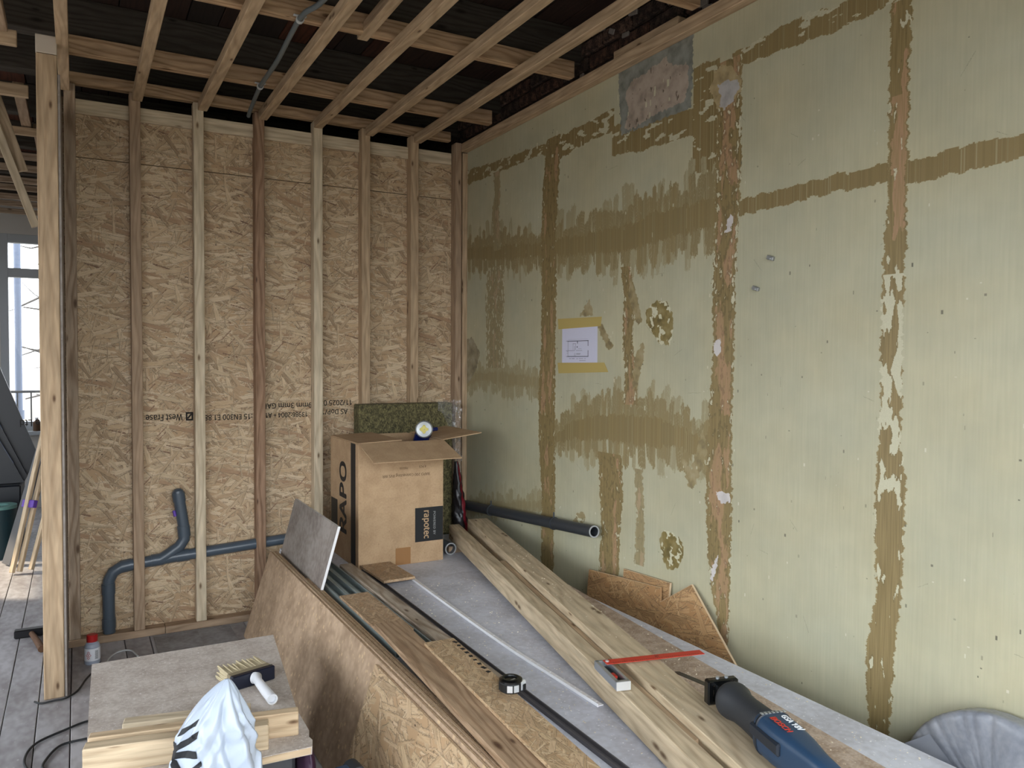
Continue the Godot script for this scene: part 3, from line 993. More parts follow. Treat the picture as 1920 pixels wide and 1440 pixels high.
func build_right_wall() -> void:
	var w := structure("wall_right", "old yellow green plaster wall with brown brushed strips and bare patches", "wall")
	# plaster face seen from the room: u along z, v downwards
	var st := begin()
	var z1 := WALL_LONG
	var h := WALL_HIGH
	quad(st, Vector3(0, h, 0), Vector3(0, h, z1), Vector3(0, 0, z1), Vector3(0, 0, 0), Vector3.LEFT, Vector2(0, 0), Vector2(1, 0), Vector2(1, 1), Vector2(0, 1))
	quad(st, Vector3(0, h, 0), Vector3(0, h, z1), Vector3(0.02, h, z1), Vector3(0.02, h, 0), Vector3.UP)
	quad(st, Vector3(0.02, h, 0), Vector3(0.02, h, z1), Vector3(0.02, 0, z1), Vector3(0.02, 0, 0), Vector3.RIGHT)
	quad(st, Vector3(0, h, 0), Vector3(0.02, h, 0), Vector3(0.02, 0, 0), Vector3(0, 0, 0), Vector3.FORWARD)
	quad(st, Vector3(0, h, z1), Vector3(0.02, h, z1), Vector3(0.02, 0, z1), Vector3(0, 0, z1), Vector3.BACK)
	obj("plaster", st.commit(), M.wall, w)
	block("plaster", Vector3(0, 0, WALL_LONG), Vector3(0.02, h, 5.25), M.wall_plain, w, 0.0)
	block("plaster", Vector3(0, 0, -4.4), Vector3(0.02, h, 0), M.wall_plain, w, 0.0)
	block("masonry", Vector3(0.034, 0, -4.4), Vector3(0.25, 3.02, 5.25), M.mortar, w, 0.0)
	# bare brickwork above the plaster
	var brick_mesh := []
	for k in 3:
		brick_mesh.append(box(Vector3(0.05, 0.062, 0.212), 0.006, Vector2(0.2, 0.2)))
	for row in 4:
		var z := -0.1 - 0.11 * (row % 2)
		while z < 2.6:
			var p := Vector3(0.036 + rng.randf_range(-0.006, 0.008), 2.748 + row * 0.074, z + 0.11)
			obj("brick", brick_mesh[rng.randi() % 3], M.brick[rng.randi() % 3], w, Transform3D(Basis(Vector3.UP, rng.randf_range(-0.03, 0.03)), p))
			if rng.randf() < 0.35:
				var s := begin()
				add_box(s, Vector3(0.012, rng.randf_range(0.015, 0.035), rng.randf_range(0.03, 0.09)), Transform3D(Basis(Vector3.RIGHT, rng.randf_range(-0.5, 0.5)), Vector3.ZERO), 0.005)
				obj("mortar_lump", s.commit(), M.lime, w, Transform3D(Basis(), p + Vector3(-0.026, rng.randf_range(-0.035, 0.03), rng.randf_range(-0.1, 0.1))))
			z += 0.222
	# timber ledger fixed along the top of the plaster
	timber("ledger", Vector3(-0.022, 2.712, 0.075), Vector3(-0.022, 2.712, 5.03), 0.044, 0.05, M.pine, w)
	timber("packing_piece", Vector3(-0.005, 2.757, 1.6), Vector3(-0.005, 2.757, 2.02), 0.05, 0.038, M.pine, w)
	# old metal wall plugs
	for q in [[1.777, 2.486], [1.677, 2.42]]:
		var s := begin()
		add_box(s, Vector3(0.012, 0.014, 0.03), Transform3D(Basis(Vector3.RIGHT, 0.35), Vector3.ZERO), 0.002)
		add_box(s, Vector3(0.016, 0.006, 0.012), Transform3D(Basis(), Vector3(-0.004, -0.004, 0.003)), 0.001)
		obj("wall_plug", s.commit(), M.foil, w, at(-0.005, q[0], q[1]))

const STUDS := [-2.125, -1.838, -1.543, -1.236, -0.922, -0.645, -0.345]

func build_partition() -> void:
	var w := structure("wall_back", "timber stud partition sheathed with strand board", "wall")
	var pale := [M.pine_grey, M.pine_tan, M.pine_pale, M.pine_red, M.pine_pale, M.pine, M.pine]
	# boards: u along x, v downwards, one texture over the whole face
	for b in [[0.0, 2.405], [2.409, 2.69]]:
		var st := begin()
		var lo: float = b[0]
		var hi: float = b[1]
		var uv := func(x: float, y: float) -> Vector2: return Vector2((x + 2.16) / 2.16, (2.45 - y) / 2.1)
		quad(st, Vector3(-2.16, hi, 0), Vector3(0, hi, 0), Vector3(0, lo, 0), Vector3(-2.16, lo, 0), Vector3.BACK, uv.call(-2.16, hi), uv.call(0, hi), uv.call(0, lo), uv.call(-2.16, lo))
		quad(st, Vector3(-2.16, hi, -0.011), Vector3(0, hi, -0.011), Vector3(0, lo, -0.011), Vector3(-2.16, lo, -0.011), Vector3.FORWARD)
		quad(st, Vector3(-2.16, hi, 0), Vector3(0, hi, 0), Vector3(0, hi, -0.011), Vector3(-2.16, hi, -0.011), Vector3.UP)
		quad(st, Vector3(-2.16, lo, 0), Vector3(0, lo, 0), Vector3(0, lo, -0.011), Vector3(-2.16, lo, -0.011), Vector3.DOWN)
		quad(st, Vector3(-2.16, lo, 0), Vector3(-2.16, hi, 0), Vector3(-2.16, hi, -0.011), Vector3(-2.16, lo, -0.011), Vector3.LEFT)
		var o := obj("strand_board", st.commit(), M.osb, w)
		if lo == 0.0:
			stamps(o)
	for i in STUDS.size():
		timber("stud", Vector3(STUDS[i], 0.037, 0.036), Vector3(STUDS[i] + rng.randf_range(-0.003, 0.003), 2.742, 0.036), 0.068, 0.05, pale[i], w, Vector3.RIGHT)
	timber("stud", Vector3(-0.058, 0.037, 0.036), Vector3(-0.058, 2.742, 0.036), 0.068, 0.04, M.pine_tan, w, Vector3.RIGHT)
	timber("stud", Vector3(-0.016, 0.0, 0.038), Vector3(-0.016, 2.684, 0.038), 0.075, 0.032, M.pine, w, Vector3.RIGHT)
	block("bottom_plate", Vector3(-2.16, 0.0, 0.001), Vector3(-1.72, 0.036, 0.072), M.pine_tan, w)
	block("bottom_plate", Vector3(-1.718, 0.0, 0.001), Vector3(-0.034, 0.036, 0.073), M.pine_tan, w)
	block("top_plate", Vector3(-2.10, 2.615, 0.001), Vector3(-0.085, 2.685, 0.022), M.pine_pale, w)
	# stub wall that ends the partition towards the hall
	var n := structure("wall_nib", "short stud return ending the partition beside the hall", "wall")
	timber("post", Vector3(-2.20, 0.0, 0.667), Vector3(-2.20, 2.655, 0.667), 0.048, 0.074, M.pine, n, Vector3.RIGHT)
	timber("post_cap", Vector3(-2.20, 2.657, 0.667), Vector3(-2.20, 2.73, 0.667), 0.05, 0.076, M.post_cap, n, Vector3.RIGHT)
	obj("lining_board", box(Vector3(0.009, 2.58, 0.60), 0.001, Vector2(1, 1)), M.board_back, n, at(-2.157, 1.29, 0.385))
	timber("stud", Vector3(-2.19, 0.0, 0.036), Vector3(-2.19, 2.70, 0.036), 0.068, 0.048, M.pine_tan, n, Vector3.RIGHT)
	block("bottom_plate", Vector3(-2.235, 0.0, 0.075), Vector3(-2.163, 0.036, 0.64), M.pine_tan, n)

# printing on the board, which was fixed upside down
func stamps(o: Node) -> void:
	var turned := Basis(Vector3.BACK, PI)
	for t in [["11/2025 03", -0.80, 1.170, 0.030, 0.95], ["AS DoP/12", -0.82, 1.118, 0.030, 0.92], ["9mm 3mm GAP", -1.075, 1.160, 0.030, 0.95], ["13986:2004 + A1", -1.082, 1.108, 0.028, 0.85],
			[":15 EN300 E1 88", -1.39, 1.105, 0.030, 0.86], ["West Frase", -1.71, 1.112, 0.034, 0.80], ["r Europe Ltd", -2.24, 1.105, 0.034, 0.86]]:
		lettering("lettering", t[0], t[3], M.stamp, o, Transform3D(turned, Vector3(t[1], t[2], 0.0005)), t[4], 0.0004, 0.0006)
	var st := begin()
	add_box(st, Vector3(0.036, 0.009, 0.0006), at(0, 0.018, 0), 0.0)
	add_box(st, Vector3(0.036, 0.009, 0.0006), at(0, -0.018, 0), 0.0)
	add_box(st, Vector3(0.008, 0.045, 0.0006), at(0.014, 0, 0), 0.0)
	add_box(st, Vector3(0.008, 0.045, 0.0006), at(-0.014, 0, 0), 0.0)
	add_box(st, Vector3(0.03, 0.008, 0.0006), Transform3D(Basis(Vector3.BACK, 0.9), Vector3.ZERO), 0.0)
	obj("emblem", st.commit(), M.stamp, o, at(-1.588, 1.115, 0.0006))

func build_ceiling() -> void:
	var c := structure("ceiling", "open ceiling of pale battens under dark old joists and floorboards", "ceiling")
	var x := -5.0
	while x < 0.03:
		block("deck_board", Vector3(x, 3.0 - rng.randf() * 0.004, -4.4), Vector3(minf(x + 0.136, 0.034), 3.022, 5.25), M.deck[rng.randi() % 4], c, 0.003, Vector2(1.2, 0.3))
		x += 0.14
	block("roof_slab", Vector3(-5.1, 3.03, -4.4), Vector3(0.25, 3.15, 5.25), M.gap, c, 0.0)
	for z in [-3.6, -2.7, -1.8, -0.95, -0.16, 0.41, 1.24, 2.09, 2.95, 3.8, 4.65]:
		block("old_joist", Vector3(-4.88, 2.828 if z > 0.3 and z < 0.5 else 2.83, z - 0.045), Vector3(0.03, 2.998, z + 0.045), M.old_joist, c, 0.004)
	# new cross timbers fixed to the joists
	block("cross_timber", Vector3(-2.13, 2.750, 0.436), Vector3(-0.045, 2.826, 0.482), M.beam, c)
	block("cross_timber", Vector3(-2.13, 2.750, 0.004), Vector3(-0.10, 2.806, 0.046), M.beam, c)
	block("cross_timber", Vector3(-2.2, 2.750, 1.27), Vector3(-0.045, 2.826, 1.316), M.beam, c)
	block("cross_timber", Vector3(-2.2, 2.750, 2.12), Vector3(-0.045, 2.826, 2.166), M.beam, c)
	block("cross_timber", Vector3(-2.2, 2.750, 3.0), Vector3(-0.045, 2.826, 3.046), M.beam, c)
	# ceiling battens, one beside the head of each stud
	for i in range(1, STUDS.size()):
		var bx: float = STUDS[i] + [0, 0.010, 0.020, 0.016, 0.0, 0.018, 0.014][i]
		timber("batten", Vector3(bx, 2.724, 0.074), Vector3(bx, 2.724, 5.03), 0.045, 0.048, M.pine, c)
	timber("batten", Vector3(-2.143, 2.724, 0.074), Vector3(-2.143, 2.724, 5.03), 0.045, 0.048, M.pine, c)
	timber("batten", Vector3(-1.05, 2.772, 1.23), Vector3(-1.07, 2.772, 2.9), 0.045, 0.045, M.pine, c)
	# battens over the hall
	for q in [[0.60, -2.305, 2.70], [-0.18, -2.30, 2.715], [-0.92, -2.2, 2.70], [-1.62, -2.2, 2.71], [-2.0, -2.2, 2.71], [-2.4, -2.2, 2.70], [-2.75, -2.2, 2.71], [-3.1, -2.2, 2.70], [-3.5, -2.2, 2.71], [-3.85, -2.2, 2.70]]:
		timber("batten", Vector3(-4.88, q[2] + 0.024, q[0]), Vector3(q[1], q[2] + 0.024, q[0]), 0.03, 0.06 if q[0] > -0.5 else 0.045, M.pine_grey if q[0] < -1.0 else M.pine, c)
	for q in [[-2.36, 1.05, 2.755, 0.62], [-2.345, -0.2, 2.77, -1.0], [-2.29, -0.95, 2.765, -4.1]]:
		timber("batten", Vector3(q[0], q[2], q[1]), Vector3(q[0], q[2], q[3]), 0.05, 0.035, M.pine_tan, c)
	timber("brace", Vector3(-2.475, 2.83, -0.52), Vector3(-2.345, 2.41, -0.50), 0.03, 0.05, M.pine_yellow, c, Vector3.RIGHT)
	timber("brace", Vector3(-2.52, 2.80, -0.46), Vector3(-2.287, 2.115, -0.46), 0.025, 0.042, M.pine_pale, c, Vector3.RIGHT)
	# flexible conduit clipped under the cross timbers
	var k := thing("conduit", "grey flexible conduit clipped below the ceiling cross timbers", "conduit")
	var run := curve([Vector3(-1.29, 2.728, 2.1), Vector3(-1.30, 2.735, 1.55), Vector3(-1.335, 2.738, 1.35), Vector3(-1.325, 2.722, 0.9), Vector3(-1.315, 2.738, 0.50), Vector3(-1.30, 2.72, 0.17), Vector3(-1.297, 2.705, 0.0895)], 5)
	obj("hose", tube(run, 0.0105, 10), M.conduit, k)
	for p in [Vector3(-1.333, 2.738, 1.33), Vector3(-1.316, 2.737, 0.49)]:
		var s := begin()
		add_lathe(s, [Vector2(0.0115, -0.008), Vector2(0.0155, -0.008), Vector2(0.0155, 0.008), Vector2(0.0115, 0.008), Vector2(0.0115, -0.008)], 14, Transform3D(Basis(Vector3.RIGHT, PI / 2), Vector3.ZERO))
		add_box(s, Vector3(0.05, 0.004, 0.014), at(0, 0.0135, 0), 0.001)
		obj("clip", s.commit(), M.clip, k, Transform3D(Basis(), p))

# ---------------------------------------------------------------- the hall beyond the partition

func build_hall() -> void:
	# dark boards stacked upright below the end window, cut off slanting
	for q in [[-2.75, [-2.835, 1.94, -2.622, 1.345, -2.382, 0.66, -2.468, 0.46, -3.35, 0.46], "largest dark navy board leaning below the hall window"],
			[-2.70, [-2.83, 1.385, -2.607, 0.87, -2.449, 0.50, -2.47, 0.46, -3.3, 0.46], "dark navy board in front of the largest one in the hall"],
			[-2.65, [-2.82, 1.19, -2.535, 0.61, -2.467, 0.46, -3.25, 0.46], "shortest dark navy board above the round green tub"]]:
		var pts := PackedVector2Array()
		for k in range(0, q[1].size(), 2):
			pts.append(Vector2(q[1][k], q[1][k + 1]))
		var t := thing("dark_board", q[2], "board", Vector3(0, 0, q[0]), "dark boards leaning in the hall")
		obj("sheet", plate(pts, 0.03, Vector2(1, 1)), M.dark_panel, t)
		var a := Vector3(pts[0].x, pts[0].y, 0.0)
		var b := Vector3(pts[1].x, pts[1].y, 0.0)
		obj("edge_strip", box(Vector3(a.distance_to(b), 0.004, 0.034), 0.001), M.pole, t, Transform3D(along(a, b).basis, (a + b) * 0.5))
	solo("blue_crate", "plain dark blue crate under the leaning dark boards", "crate", box(Vector3(0.75, 0.455, 0.5), 0.01), M.dark_panel, at(-2.86, 0.2285, -2.78))
	var tub := thing("tub", "dark teal plastic tub with pale green ring rim in the hall", "tub", Vector3(-2.60, 0.0, -2.16))
	obj("body", lathe([Vector2(0, 0), Vector2(0.095, 0), Vector2(0.11, 0.35), Vector2(0.0, 0.35)], 24), M.bucket, tub)
	obj("rim", lathe([Vector2(0.06, 0.352), Vector2(0.112, 0.352), Vector2(0.112, 0.375), Vector2(0.06, 0.375), Vector2(0.06, 0.352)], 24), M.bucket_rim, tub)
	# grey board and bundle of laths leaning on the hall side of the partition
	var gb := thing("grey_board", "plain grey board leaning behind the taped lath bundle", "board")
	timber("sheet", Vector3(-2.535, 0.012, -1.86), Vector3(-2.23, 1.15, -2.02), 0.11, 0.018, M.grey_panel, gb)
	var bundle := thing("lath_bundle", "bundle of yellow laths bound with purple tape leaning in the hall", "timber")
	timber("lath", Vector3(-2.490, 0.014, -1.59), Vector3(-2.215, 1.38, -1.86), 0.03, 0.024, M.pine_yellow, bundle)
	timber("lath", Vector3(-2.448, 0.014, -1.60), Vector3(-2.195, 1.26, -1.87), 0.03, 0.024, M.pine_yellow, bundle)
	obj("binding_tape", box(Vector3(0.05, 0.032, 0.10), 0.003), M.purple, bundle, Transform3D(along(Vector3(-2.490, 0.02, -1.60), Vector3(-2.22, 1.36, -1.86)).basis, Vector3(-2.390, 0.445, -1.68)))
	var lath := thing("lath", "single shorter yellow lath leaning beside the taped bundle", "timber")
	timber("lath", Vector3(-2.385, 0.014, -1.62), Vector3(-2.19, 0.84, -1.78), 0.03, 0.022, M.pine_yellow, lath)
	# hammer lying by the post
	var ham := thing("club_hammer", "dark hammer with wooden handle on the floor by the post", "hammer", Vector3(-2.33, 0.0, -0.215))
	obj("head", box(Vector3(0.13, 0.04, 0.045), 0.005), M.metal_dark, ham, at(0, 0.021, 0))
	obj("handle", tube([Vector3(0.012, 0.02, 0.024), Vector3(0.04, 0.02, 0.16), Vector3(0.065, 0.018, 0.29)], [0.013, 0.015, 0.017], 10), M.handle_wood, ham)
	var cup := thing("brown_bottle", "small brown bottle with white cap below the hall window", "bottle", Vector3(-2.44, 0.735, -4.13))
	obj("body", lathe([Vector2(0, 0), Vector2(0.03, 0), Vector2(0.032, 0.08), Vector2(0.012, 0.10), Vector2(0, 0.10)], 14), M.brown_ink, cup)
	obj("cap", lathe([Vector2(0, 0.10), Vector2(0.014, 0.10), Vector2(0.014, 0.125), Vector2(0, 0.125)], 12), M.white, cup)
	# outside the end window: bare tree, pole, railing
	var tree := thing("bare_tree", "bare branching tree seen through the hall window", "tree", Vector3(-2.1, -0.5, -9.0))
	obj("trunk", tube([Vector3(0.6, -2.0, 0), Vector3(0.5, 1.0, 0.1), Vector3(0.62, 3.2, 0), Vector3(0.5, 6.0, 0.1)], [0.16, 0.13, 0.1, 0.06], 9), M.bark, tree)
	var r := RandomNumberGenerator.new()
	r.seed = 14
	for k in 26:
		var base := Vector3(0.5 + r.randf_range(-0.1, 0.1), r.randf_range(0.0, 4.4), r.randf_range(-0.3, 0.3))
		var dir := Vector3(r.randf_range(-1.0, -0.35), r.randf_range(-0.25, 0.7), r.randf_range(-0.4, 0.4))
		var pts := [base]
		var long := r.randf_range(0.8, 1.7)
		for q in 5:
			pts.append(pts[-1] + dir.normalized() * long / 5.0)
			dir += Vector3(r.randf_range(-0.3, 0.3), r.randf_range(-0.35, 0.3), r.randf_range(-0.3, 0.3))
		var rad := r.randf_range(0.012, 0.045)
		var br := obj("branch", tube(pts, [rad, rad * 0.85, rad * 0.7, rad * 0.55, rad * 0.4, rad * 0.25], 6), M.bark, tree)
		for q in 3:
			var b: Vector3 = pts[1 + q]
			var d := Vector3(r.randf_range(-0.7, 0.5), r.randf_range(-0.4, 0.8), r.randf_range(-0.4, 0.4))
			obj("twig", tube([b, b + d * 0.3, b + d * 0.55 + Vector3(0, 0.08, 0)], [rad * 0.4, rad * 0.3, rad * 0.15], 5), M.bark, br)
	var pole := thing("scaffold_pole", "blue grey upright pole outside the hall window", "pole", Vector3(-2.66, -1.0, -5.6))
	obj("shaft", tube([Vector3(0, 0, 0), Vector3(0.0, 4.6, 0)], 0.035, 12), M.pole, pole)
	obj("coupler", tube([Vector3(0, 1.75, 0), Vector3(0, 1.85, 0)], 0.05, 12), M.pole, pole)
	var rail := thing("railing", "thin dark iron railing outside below the hall window", "railing", Vector3(0, 0, -5.0))
	block("rail", Vector3(-3.4, 1.06, -0.015), Vector3(-1.6, 1.085, 0.015), M.iron, rail)
	block("rail", Vector3(-3.4, 0.55, -0.015), Vector3(-1.6, 0.57, 0.015), M.iron, rail)
	for k in 15:
		var bx := -3.36 + k * 0.12
		block("baluster", Vector3(bx - 0.007, 0.57, -0.007), Vector3(bx + 0.007, 1.06, 0.007), M.iron, rail, 0.001)
	block("foot", Vector3(-3.4, 0.0, -0.06), Vector3(-1.6, 0.55, 0.06), M.wall_white, rail)

# ---------------------------------------------------------------- heap of boards along the right wall

const TOP := 0.38

# sheet standing on its long edge and leaning to the right; x is the foot of its left face
func leaning_sheet(x: float, t: float, tall: float, z0: float, z1: float, m: Material, label: String, group: String) -> void:
	var lean := deg_to_rad(17.6)
	var b := Basis(Vector3.BACK, -lean)
	var o := thing("strand_board_sheet", label, "board", Vector3(x, t * sin(lean) + 0.001, z0), group)
	obj("face", box(Vector3(0.0012, tall, z1 - z0), 0.0, Vector2(1.3, 1.3)), m, o, Transform3D(b, b * Vector3(0.0006, tall / 2, 0) + Vector3(0, 0, (z1 - z0) / 2)))
	obj("core", box(Vector3(t - 0.0012, tall, z1 - z0), 0.0008, Vector2(0.1, 0.1)), M.osb_edge, o, Transform3D(b, b * Vector3(0.0012 + (t - 0.0012) / 2, tall / 2, 0) + Vector3(0, 0, (z1 - z0) / 2)))

func build_heap() -> void:
	var g := "strand board sheets leaning against the heap"
	var step := 0.0125 / cos(deg_to_rad(17.6))
	leaning_sheet(-1.3865, 0.011, 0.432, 1.98, 3.3, M.osb_board, "shorter strand board sheet on the outside of the leaning row", g)
	leaning_sheet(-1.3865 + step, 0.011, 0.441, 0.305, 3.25, M.osb_worn, "worn brown strand board sheet behind the shorter outer one", g)
	leaning_sheet(-1.3865 + step * 2, 0.011, 0.443, 0.315, 3.2, M.osb_worn, "strand board sheet sandwiched in the middle of the leaning row", g)
	leaning_sheet(-1.3865 + step * 3, 0.011, 0.441, 0.31, 3.22, M.osb_worn, "inner strand board sheet next to the grey plasterboard offcut", g)
	leaning_sheet(-1.3865 + step * 4 + 0.006, 0.016, 0.432, 0.86, 3.2, M.osb_dusty, "thicker strand board sheet starting beside the grey plasterboard offcut", g)
	leaning_sheet(-1.3865 + step * 5 + 0.012, 0.011, 0.428, 0.90, 3.2, M.osb_dusty, "dusty strand board sheet against the steel channels", g)
	# stack of plasterboard on bearers
	for z in [0.35, 1.7, 3.05]:
		solo("bearer", ["timber bearer under the carton end of the plasterboard stack", "timber bearer under the middle of the plasterboard stack", "timber bearer under the saw end of the plasterboard stack"][int(z)/1 if z < 1.0 else (1 if z < 2.0 else 2)], "timber", box(Vector3(0.9, 0.328, 0.09), 0.003), M.pine_grey, at(-0.62, 0.165, z), "bearers under the plasterboard stack")
	for k in 4:
		var lo := 0.33 + k * 0.0125
		var o := thing("plasterboard_sheet", ["lowest plasterboard sheet of the heap", "second plasterboard sheet from the bottom of the heap", "plasterboard sheet just under the top grey one", "dusty grey plasterboard sheet on top of the heap below the timbers"][k], "plasterboard", Vector3(-0.645, lo, 1.715))
		obj("core", box(Vector3(1.01 - 0.004 * k, 0.0113, 3.27), 0.001, Vector2(1.5, 1.5)), M.gypsum_edge, o, at(0.002 * k * 0.5, 0.00565, 0))
		obj("paper_face", box(Vector3(1.01 - 0.004 * k, 0.001, 3.27), 0.0, Vector2(1.6, 1.6)), M.plasterboard, o, at(0.002 * k * 0.5, 0.0119, 0))
	# thin brown board under the long timbers
	var brown := PackedVector2Array([Vector2(-0.128, -1.42), Vector2(-0.327, -3.33), Vector2(-0.80, -3.33), Vector2(-0.42, -1.38)])
	solo("brown_board", "thin brownish board strewn with sawdust under the long timbers", "board", plate(brown, 0.003, Vector2(0.8, 0.8)), M.sawdust, Transform3D(Basis(Vector3.RIGHT, -PI / 2), Vector3(0, TOP + 0.0025, 0)))
	# steel channels
	for k in 3:
		var st := begin()
		var long := 1.55
		add_box(st, Vector3(0.047, 0.0015, long), at(0, 0.001, 0), 0.0)
		for s in [-1.0, 1.0]:
			add_box(st, Vector3(0.0018, 0.030, long), at(s * 0.0225, 0.0155, 0), 0.0)
			add_box(st, Vector3(0.007, 0.0015, long), at(s * 0.0195, 0.0300, 0), 0.0)
			add_box(st, Vector3(0.002, 0.004, long), at(s * 0.008, 0.0035, 0), 0.0)
		solo("steel_channel", ["galvanised steel channel against the leaning strand boards", "middle galvanised steel channel of the three", "galvanised steel channel beside the dusty grey batten"][k], "steel channel", st.commit(), M.steel, at(-1.122 + k * 0.0485, TOP, 0.33 + long / 2), "steel channels on the heap")
	solo("dusty_batten", "dusty grey batten between steel channels and black track", "timber", box(Vector3(0.062, 0.042, 1.62), 0.003), M.dusty_wood, at(-0.967, TOP + 0.0215, 1.53))
	solo("strand_board_offcut", "dusty strand board offcut lying on the steel channels", "board", box(Vector3(0.125, 0.011, 0.52), 0.001, Vector2(0.7, 0.7)), M.osb_dusty, at(-1.085, TOP + 0.038, 1.48))
	solo("brown_plank", "brown knotty plank lying beside the strand board sheets", "plank", box(Vector3(0.112, 0.020, 1.52), 0.004), M.plank_brown, Transform3D(Basis(Vector3.UP, -0.05), Vector3(-1.138, TOP + 0.0545, 2.44)))
	var strip := thing("strand_board_strip", "strand board strip under the tape measure with black print along its edge", "board", Vector3(-1.055, TOP + 0.0655, 2.46), "", -0.060)
	obj("board", box(Vector3(0.108, 0.011, 0.96), 0.001, Vector2(0.7, 0.7)), M.osb_board, strip, at(0, 0.0055, 0))
	for k in 9:
		obj("print", box(Vector3(0.012, 0.0006, rng.randf_range(0.008, 0.02)), 0.0), M.stamp, strip, Transform3D(Basis(Vector3.UP, rng.randf_range(-0.5, 0.5)), Vector3(0.043, 0.0113, -0.44 + k * 0.035)))
	# dark track and white bead
	var tr := begin()
	add_box(tr, Vector3(0.028, 0.002, 2.5), at(0, 0.001, 0), 0.0)
	add_box(tr, Vector3(0.005, 0.011, 2.5), at(-0.0115, 0.006, 0), 0.001)
	add_box(tr, Vector3(0.005, 0.011, 2.5), at(0.0115, 0.006, 0), 0.001)
	solo("dark_track", "long dark grey channel track beside the strand board strip", "track", tr.commit(), M.track, Transform3D(Basis(Vector3.UP, -0.011), Vector3(-0.897, TOP, 2.0)))
	var bp := curve([Vector3(-0.717, TOP + 0.004, 0.74), Vector3(-0.738, TOP + 0.004, 1.35), Vector3(-0.752, TOP + 0.004, 1.95), Vector3(-0.745, TOP + 0.004, 2.3), Vector3(-0.741, TOP + 0.004, 2.53)], 8)
	var bst := begin()
	for i in bp.size() - 1:
		var a: Vector3 = bp[i]
		var b: Vector3 = bp[i + 1]
		add_box(bst, Vector3(a.distance_to(b) + 0.001, 0.0025, 0.022), along(a, b), 0.0)
		add_box(bst, Vector3(a.distance_to(b) + 0.001, 0.010, 0.0025), Transform3D(along(a, b).basis, (a + b) * 0.5 + Vector3(-0.009, 0.002, 0)), 0.0)
		add_box(bst, Vector3(0.006, 0.0035, 0.006), Transform3D(along(a, b).basis, (a + b) * 0.5 + Vector3(0.004, 0.0006, 0)), 0.0)
	solo("corner_bead", "long white plastic corner bead lying on the grey plasterboard", "bead", bst.commit(), M.bead, Transform3D())
	solo("strand_board_pad", "small strand board pad lying in front of the carton", "board", box(Vector3(0.155, 0.012, 0.31), 0.001, Vector2(0.7, 0.7)), M.osb_dusty, Transform3D(Basis(Vector3.UP, 0.03), Vector3(-0.818, TOP + 0.0065 + 0.017, 0.895)))
	# plasterboard offcut leaning up
	var b0 := Vector3(-1.180, 0.388, 0.29)
	var b1 := Vector3(-1.184, 0.388, 1.06)
	var t0 := Vector3(-1.122, 0.70, 0.38)
	var ax := (b1 - b0).normalized()
	var az := ax.cross(t0 - b0).normalized()
	var ay := az.cross(ax)
	var out := PackedVector2Array()
	for p in [b0, b1, Vector3(-1.126, 0.70, 1.147), t0]:
		out.append(Vector2((p - b0).dot(ax), (p - b0).dot(ay)))
	var off := thing("plasterboard_offcut", "grey brown plasterboard offcut with white edge leaning beside the carton", "plasterboard")
	var of := Transform3D(Basis(ax, ay, az), b0)
	obj("core", plate(out, 0.0115), M.gypsum_edge, off, of)
	for s in [-1.0, 1.0]:
		obj("paper_face", plate(out, 0.0008), M.board_back, off, Transform3D(of.basis, b0 + az * s * 0.0061))
	# two long timbers and the filler between them
	M.long_timber = mat(Color(0.83, 0.77, 0.675), 0.75, M.pine.albedo_texture)
	var lt1 := thing("long_timber", "narrower long timber under the metal square, left of the wedge strip", "timber")
	timber("beam", Vector3(-0.268, 0.460, 0.47), Vector3(-0.858, 0.4215, 3.3), 0.060, 0.080, M.long_timber, lt1)
	var lt2 := thing("long_timber", "wider long timber under the saw, on the wall side of the wedge strip", "timber")
	timber("beam", Vector3(-0.148, 0.483, 0.52), Vector3(-0.754, 0.4325, 3.3), 0.115, 0.094, M.long_timber, lt2)
	solo("packer", "small wooden packer under the far ends of the long timbers", "timber", box(Vector3(0.27, 0.036, 0.05), 0.002), M.pine_tan, at(-0.235, TOP + 0.0185, 0.60))
	var ws := begin()
	var q := []
	for e in [[-0.396, -0.371, 1.25, 0.486, 0.44], [-0.7530, -0.7390, 2.95, 0.463, 0.42]]:
		q.append([Vector3(e[0], e[3], e[2]), Vector3(e[1], e[3], e[2]), Vector3(e[1], e[4], e[2]), Vector3(e[0], e[4], e[2])])
	for i in 4:
		var j := (i + 1) % 4
		quad(ws, q[0][i], q[0][j], q[1][j], q[1][i], [Vector3.UP, Vector3.RIGHT, Vector3.DOWN, Vector3.LEFT][i], Vector2(0, 0), Vector2(0, 0.1), Vector2(1.4, 0.1), Vector2(1.4, 0))
	quad(ws, q[0][0], q[0][1], q[0][2], q[0][3], Vector3.FORWARD)
	quad(ws, q[1][0], q[1][1], q[1][2], q[1][3], Vector3.BACK)
	solo("wedge_strip", "thin wooden wedge strip filling the gap between the long timbers", "timber", ws.commit(), M.pine, Transform3D())
	# offcuts standing behind the heap against the wall
	var lean_off := func(outline: PackedVector2Array, foot: float, head: float, high: float, label: String) -> void:
		var up := Vector3(head - foot, high, 0).normalized()
		var bas := Basis(Vector3.BACK, up, Vector3.BACK.cross(up))
		var k := 1.0 / up.y
		var pts := PackedVector2Array()
		for p in outline:
			pts.append(Vector2(p.x, p.y * k))
		var o := thing("strand_board_offcut", label, "board", Vector3(foot, 0.003, 0), "strand board offcuts between heap and green wall")
		obj("face", plate(pts, 0.009, Vector2(1.05, 1.05), Vector2(rng.randf(), rng.randf())), M.osb_offcut, o, Transform3D(bas, Vector3.ZERO))
		var rim := begin()
